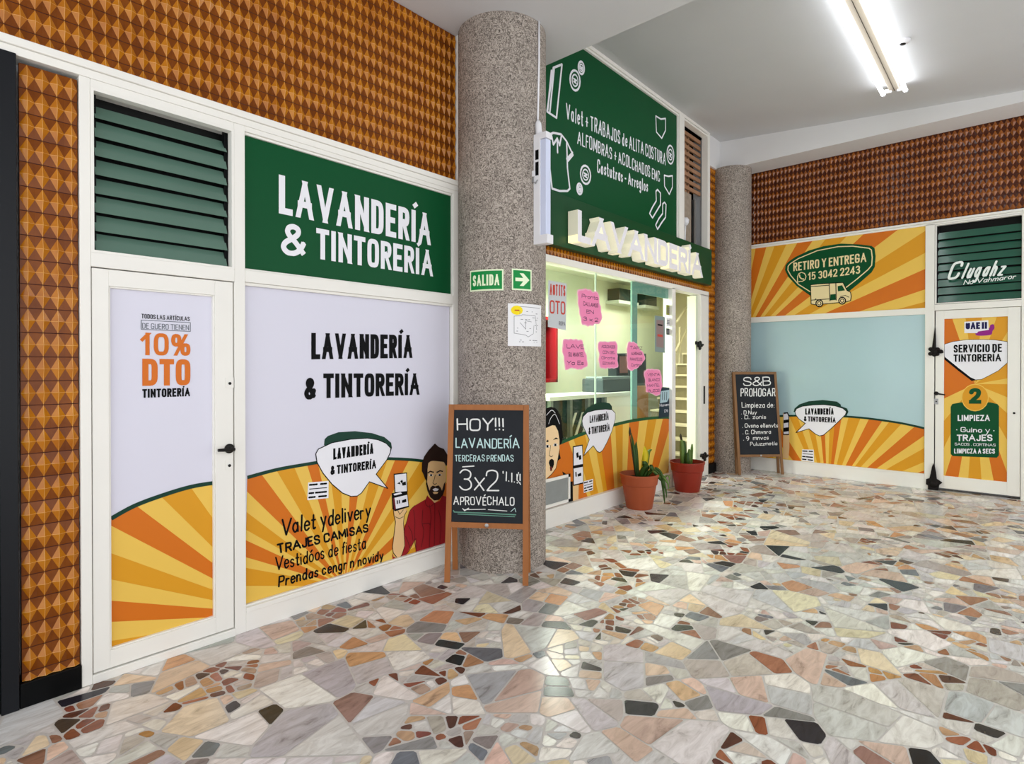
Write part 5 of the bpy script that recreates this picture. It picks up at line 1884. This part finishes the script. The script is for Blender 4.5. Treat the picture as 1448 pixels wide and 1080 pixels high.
def chalkboard(fl, fr, tilt, spread, top_px, rail_px, wm_, label, sw=.04, taper=(0.0, 0.0)):
    fl, fr = Vector((*fl, 0)), Vector((*fr, 0))
    U = (fr - fl).normalized()
    Wd = (fr - fl).length
    N = U.cross(Vector((0, 0, 1)))
    V = Vector((0, 0, 1)) * math.cos(tilt) - N * math.sin(tilt)
    P = Plane(fl, U, V)
    H = P.uv(*top_px)[1]
    zr = P.uv(*rail_px)[1]
    t = thing('chalkboard', (fl + fr) / 2 - N * spread / 2, label, 'chalkboard')
    th = .022
    fr_ = MB()
    slab = lambda mb, a, b, c, d, m, o, k: mb.poly(P, [(a, c), (b, c), (b + 0, d), (a + 0, d)], m, o, k)
    for s, a, tp in ((1, 0, taper[0]), (-1, Wd, taper[1])):
        l = MB()
        l.poly(P, [(a, 0.004), (a + s * sw, 0.004), (a + s * (sw + tp), H), (a + s * tp, H)] if s > 0 else [(a - sw, 0.004), (a, 0.004), (a - tp, H), (a - tp - sw, H)], wm_, 0, th)
        l.build('front_leg', t, bevel=.003)
    l = MB()
    slab(l, taper[0] + sw * .9, Wd - taper[1] - sw * .9, H - sw, H, wm_, 0, th)
    l.build('top_rail', t, bevel=.003)
    l = MB()
    slab(l, sw * .9 + taper[0] * zr / H, Wd - sw * .9 - taper[1] * zr / H, zr, zr + sw * .95, wm_, 0.001, th)
    l.build('bottom_rail', t, bevel=.003)
    l = MB()
    f_ = zr / H
    l.poly(P, [(taper[0] * f_ + sw * .8, zr + sw * .9), (Wd - taper[1] * f_ - sw * .8, zr + sw * .9), (Wd - taper[1] - sw * .8, H - sw * .9), (taper[0] + sw * .8, H - sw * .9)], slate_mat(), -.006, .008)
    bd = l.build('slate', t)
    l = MB()
    for px_ in (Wd / 2,):
        l.lathe(P.pt(px_, zr + sw * .5, .001), [(.014, 0), (.014, .004), (.006, .006)], STEEL, 14, P.n)
    l.build('catch', t)
    # rear frame, leaning the other way
    tp_pt = P.pt(0, H, -th - .002)
    rb = fl - N * (spread)
    V2 = (tp_pt - rb)
    H2 = V2.length
    P2 = Plane(rb, U, V2)
    for a, tp in ((0.004, taper[0]), (Wd - .004 - sw, -taper[1])):
        l = MB()
        l.poly(P2, [(a, .004), (a + sw, .004), (a + sw + tp, H2 - .01), (a + tp, H2 - .01)], wm_, 0, th)
        l.build('rear_leg', t, bevel=.003)
    l = MB()
    l.poly(P2, [(sw, zr), (Wd - sw, zr), (Wd - sw, zr + sw), (sw, zr + sw)], wm_, 0, th)
    l.build('rear_rail', t, bevel=.003)
    l = MB()
    for a in (taper[0] + .09, Wd - taper[1] - .09):
        l.obox(P.pt(a, H - .01, -th), U * .03, V * .012, N * .02, METAL)
    l.build('hinge', t)
    return t, P, bd


WO1 = wood('honey_wood', (164, 104, 58))
WO2 = wood('brown_wood', (134, 98, 64))
zb = lambda x, y: (600 + x / 3.6, 540 + y / 3.6)
t, P, bd = chalkboard((2.757, 3.103), (3.106, 2.611), .10, .26, zb(318, 115), zb(318, 745), WO1, 'honey coloured wooden chalkboard offering three for two, before the thick column', taper=(.006, .006))
for tx, a, b, c, m_, w in (('HOY!!!', (165, 249), (408, 246), (165, 184), CHALK, .12), ('LAVANDERÍA', (158, 336), (485, 340), (158, 285), CHALKB, .12), ('TERCERAS PRENDAS', (155, 405), (455, 405), (155, 371), CHALKB, .12),
                           ('3x2', (176, 552), (382, 558), (176, 448), CHALK, .07), ('APROVÉCHALO', (147, 626), (459, 630), (147, 582), CHALK, .12), ("'l.l.!!", (398, 500), (492, 520), (398, 450), CHALK, .12)):
    lettering('chalk_lettering', bd, P, tx, zb(*a), zb(*b), zb(*c), m_, w, -.004, 'hand', seed=len(tx) + 2, sp=.1)
mb = MB()
for ln, m_, w in (([(148, 655), (152, 662), (300, 668), (465, 676)], CHALKG, .008), ([(200, 650), (310, 648)], CHALK, .005), ([(170, 672), (460, 686)], CHALKG, .006), ([(195, 645), (205, 655), (225, 643)], CHALK, .007), ([(325, 650), (420, 657)], CHALK, .005),
                  ([(440, 660), (460, 642), (466, 662)], CHALKB, .004), ([(195, 432), (252, 428)], CHALK, .008), ([(480, 460), (470, 495), (490, 522)], CHALK, .006)):
    mb.line(P, [zb(*p) for p in ln], w, m_, -.004)
mb.build('chalk_strokes', bd)

t, P, bd = chalkboard((8.262, 3.038), (8.745, 2.575), .055, .10, z2(320, 116), z2(350, 660), WO2, 'smaller brown wooden chalkboard with a bulleted cleaning list in the far corner', sw=.036, taper=(-.055, .075))
for tx, a, b, c, m_, w in (('S&B', (230, 208), (410, 205), (230, 152), CHALK, .12), ('PROHOGAR', (214, 274), (438, 272), (214, 222), CHALK, .12), ('Limpieza de:', (222, 346), (432, 346), (222, 310), CHALK, .12),
                           ('. D Nuy', (218, 388), (318, 388), (218, 362), CHALK, .15), ('. D.. zonis', (220, 418), (378, 417), (220, 392), CHALK, .14), ('. Ovsno ellenvts', (225, 474), (456, 473), (225, 446), CHALK, .14), ('. C. Chmvnra', (228, 516), (410, 513), (228, 488), CHALK, .14),
                           ('. 9  mnvcs', (232, 556), (396, 550), (232, 528), CHALK, .14), ('Puluzzmetla', (276, 590), (450, 585), (276, 566), CHALK, .13)):
    lettering('chalk_lettering', bd, P, tx, z2(*a), z2(*b), z2(*c), m_, w, -.004, 'hand', seed=len(tx) + 2, sp=.09)

# ------------------------------------------------------------------ potted plants
TERRA = mat('terracotta_plastic', (166, 82, 50), .45, vary=.06, vscale=5)
TERRA2 = mat('red_brown_plastic', (144, 46, 30), .4, vary=.06, vscale=5)
SOIL = mat('dark_soil', (48, 36, 28), .95, bump=.8, bscale=60)
LEAF = mat('green_leaf', (52, 82, 30), .45, vary=.25, vscale=12)
LEAF2 = mat('pale_green_leaf', (96, 124, 56), .45, vary=.25, vscale=12)
YLEAF = mat('yellow_leaf', (206, 186, 30), .5, vary=.2, vscale=12)
BUD = mat('dark_dry_stem', (54, 50, 34), .6)


def pot(x, y, rt, rb, h, m, label):
    t = thing('potted_plant', (x, y, 0), label, 'potted plant')
    mb = MB()
    mb.lathe((x, y, 0), [(rb * .97, 0), (rb, .012), (rb + (rt - rb) * .60, h * .68), (rb + (rt - rb) * .74, h * .70), (rt * .965, h * .90), (rt * .97, h * .93), (rt, h * .935), (rt, h), (rt * .94, h), (rt * .90, h * .80), (rt * .8, h * .6)], m, 56, cap=False)
    mb.lathe((x, y, 0.002), [(rb * .96, 0), (rb * .96, .004)], m, 40)
    p = mb.build('pot', t, smooth=True, auto=35)
    mb = MB()
    rng = random.Random(2)
    vs_, fs = [(x, y, h * .86)], []
    for i in range(1, 5):
        for k in range(28):
            a = k * 2 * math.pi / 28
            r = rt * .905 * i / 4
            vs_.append((x + r * math.cos(a), y + r * math.sin(a), h * .84 + rng.uniform(-.008, .01)))
    for k in range(28):
        fs.append((0, 1 + k, 1 + (k + 1) % 28))
        for i in range(3):
            b = 1 + i * 28
            fs.append((b + k, b + 28 + k, b + 28 + (k + 1) % 28, b + (k + 1) % 28))
    mb.mesh(vs_, fs, SOIL)
    mb.build('soil', t, smooth=True)
    return t


def blade(parent, pts, w, m, name='leaf', fold=.25):
    """strap leaf along a path, widest a third of the way up"""
    pts = catmull([Vector(p) for p in pts], n=6) if False else [Vector(p) for p in catmull([tuple(p) for p in pts], n=6)]
    n = len(pts)
    vs_, fs = [], []
    for i, p in enumerate(pts):
        d = (pts[min(i + 1, n - 1)] - pts[max(i - 1, 0)]).normalized()
        s = Ray.R - d * Ray.R.dot(d)
        s = s.normalized()
        nn = d.cross(s)
        f = i / (n - 1)
        ww = w * (.45 + .55 * math.sin(min(1, f * 1.5 + .12) * math.pi / 2)) * (1 - max(0, (f - .6) / .4) ** 1.6 * .96)
        for a, b in ((-1, fold), (0, 0), (1, fold), (0, .22)):
            vs_.append(p + s * a * ww + nn * b * ww)
    for i in range(n - 1):
        b = i * 4
        for k in range(4):
            fs.append((b + k, b + (k + 1) % 4, b + 4 + (k + 1) % 4, b + 4 + k))
    fs += [(3, 2, 1, 0), ((n - 1) * 4, (n - 1) * 4 + 1, (n - 1) * 4 + 2, (n - 1) * 4 + 3)]
    mb = MB()
    mb.mesh(vs_, fs, m)
    return mb.build(name, parent, smooth=True)


px1, py1 = 5.66, 3.165
t = pot(px1, py1, .212, .142, .375, TERRA, 'larger orange terracotta pot with a yellowing plant, left of the two')
RR, FF = Ray.R, Ray.F
B = lambda r, f, z: tuple(Vector((px1, py1, z)) + RR * r + FF * f)
s0 = .32
blade(t, [B(-.03, 0, s0), B(-.045, .0, .50), B(-.06, .02, .66), B(-.085, .02, .82)], .020, LEAF, fold=.5)
blade(t, [B(-.01, 0, s0), B(-.02, .02, .48), B(-.03, .03, .62), B(-.025, .04, .72)], .022, LEAF)
blade(t, [B(.03, -.02, s0), B(.05, -.02, .46), B(.07, .0, .58), B(.06, .02, .67)], .036, YLEAF)
blade(t, [B(.05, .03, s0), B(.09, .03, .48), B(.11, .04, .6), B(.15, .04, .63)], .022, LEAF2)
blade(t, [B(.0, -.05, s0), B(.03, -.08, .42), B(.09, -.10, .46), B(.13, -.1, .42)], .04, LEAF)
blade(t, [B(.03, -.05, s0), B(.06, -.06, .40), B(.04, -.08, .5), B(.02, -.06, .52)], .03, LEAF)
for i, (r, z) in enumerate(((.27, .12), (.29, .2), (.25, .06), (.30, .28), (.235, .22))):
    blade(t, [B(.06, -.03, s0), B(.13, -.05 - .01 * i, .44 - .01 * i), B(.215, -.07, .40 - .02 * i), B(r, -.08, z + .08), B(r + .005, -.085, z)], .013, LEAF2 if i % 2 else LEAF)
mb = MB()
mb.tube([B(-.04, .0, s0), B(-.07, .01, .55), B(-.095, .02, .74), B(-.10, .02, .80)], [.007, .006, .005, .004], BUD, 8)
mb.lathe(B(-.10, .02, .78), [(.004, 0), (.014, .03), (.013, .06), (.004, .10)], BUD, 10)
mb.build('flower_stalk', t, smooth=True)

px2, py2 = 6.83, 3.150
t = pot(px2, py2, .212, .148, .365, TERRA2, 'darker red brown pot with upright cactus like shoots, right of the two')
C_ = lambda r, f, z: tuple(Vector((px2, py2, z)) + RR * r + FF * f)
for i, (r, f, h, w) in enumerate(((-.06, 0, .64, .030), (-.03, .03, .62, .034), (.02, 0, .52, .024), (-.01, -.04, .48, .026), (.055, .02, .58, .018))):
    mb = MB()
    mb.tube([C_(r, f, .30), C_(r * 1.05, f, .30 + (h - .30) * .4), C_(r * 1.15, f, .30 + (h - .3) * .8), C_(r * 1.2, f, h - .01), C_(r * 1.22, f, h)], [w * .7, w, w * .9, w * .55, w * .1], LEAF if i % 2 else LEAF2, 9)
    mb.build('shoot', t, smooth=True)
mb = MB()
mb.tube([C_(-.07, .0, .62), C_(-.085, .0, .68), C_(-.085, 0, .71)], [.014, .016, .004], BUD, 8)
mb.build('withered_tip', t, smooth=True)

# ------------------------------------------------------------------ ceiling fittings
PCz = Plane((0, 0, CZ(0)), (1, 0, 0), (0, 1, .09))
nd = -PCz.n if PCz.n.z > 0 else PCz.n
TUBE = mat('lit_tube', (246, 250, 255), .4, emit=5.5)
c = Plane((0, 0, CZ(0) - .09), (1, 0, 0), (0, 1, .09)).uv(1266, 132)
x_end, yv = c[0], c[1]
P = PCz
t = thing('fluorescent_lamp', P.pt(x_end - 1.3, yv), 'long twin tube fluorescent ceiling lamp, lit', 'ceiling lamp')
L0 = x_end - 2.5
mb = MB()
cc = P.pt((x_end + L0) / 2, yv) + nd * .03
mb.obox(cc, Vector((1, 0, 0)) * (x_end - L0) / 2, P.v * .05, nd * .03, mat('beige_lamp_channel', (176, 166, 150), .6))
mb.build('channel', t, bevel=.006)
mb = MB()
mb.obox(cc + nd * .031, Vector((1, 0, 0)) * (x_end - L0) / 2, P.v * .002, nd * .001, METAL)
mb.build('seam', t)
for s in (-1, 1):
    y = yv + s * .105
    mb = MB()
    mb.tube([P.pt(L0 + .03, y) + nd * .085, P.pt(x_end - .03, y) + nd * .085], .020, TUBE, 16)
    tb = mb.build('tube', t, smooth=True, auto=40)
    for xx, q in ((L0, 1), (x_end, -1)):
        mb = MB()
        mb.tube([P.pt(xx, y) + nd * .085, P.pt(xx + q * .035, y) + nd * .085], .024, PLAST, 16)
        mb.build('end_cap', tb, smooth=True, auto=40)
        mb = MB()
        mb.obox(P.pt(xx + q * .02, yv + s * .06) + nd * .06, Vector((.012, 0, 0)), P.v * .035, nd * .02, PLAST)
        mb.build('holder', t)
c = P.uv(1277, 57)
mb = MB()
mb.lathe(P.pt(*c), [(.062, 0), (.062, .012), (.05, .026), (.03, .034), (.012, .036)], PLAST, 32, nd)
o = mb.build('smoke_detector', smooth=True, auto=40, label='small round white detector on the ceiling beside the tube lamp', cat='detector')
mb = MB()
mb.lathe(P.pt(*c) + nd * .030, [(.026, 0), (.026, .008), (.014, .012)], METAL, 24, nd)
mb.build('sensor', o)
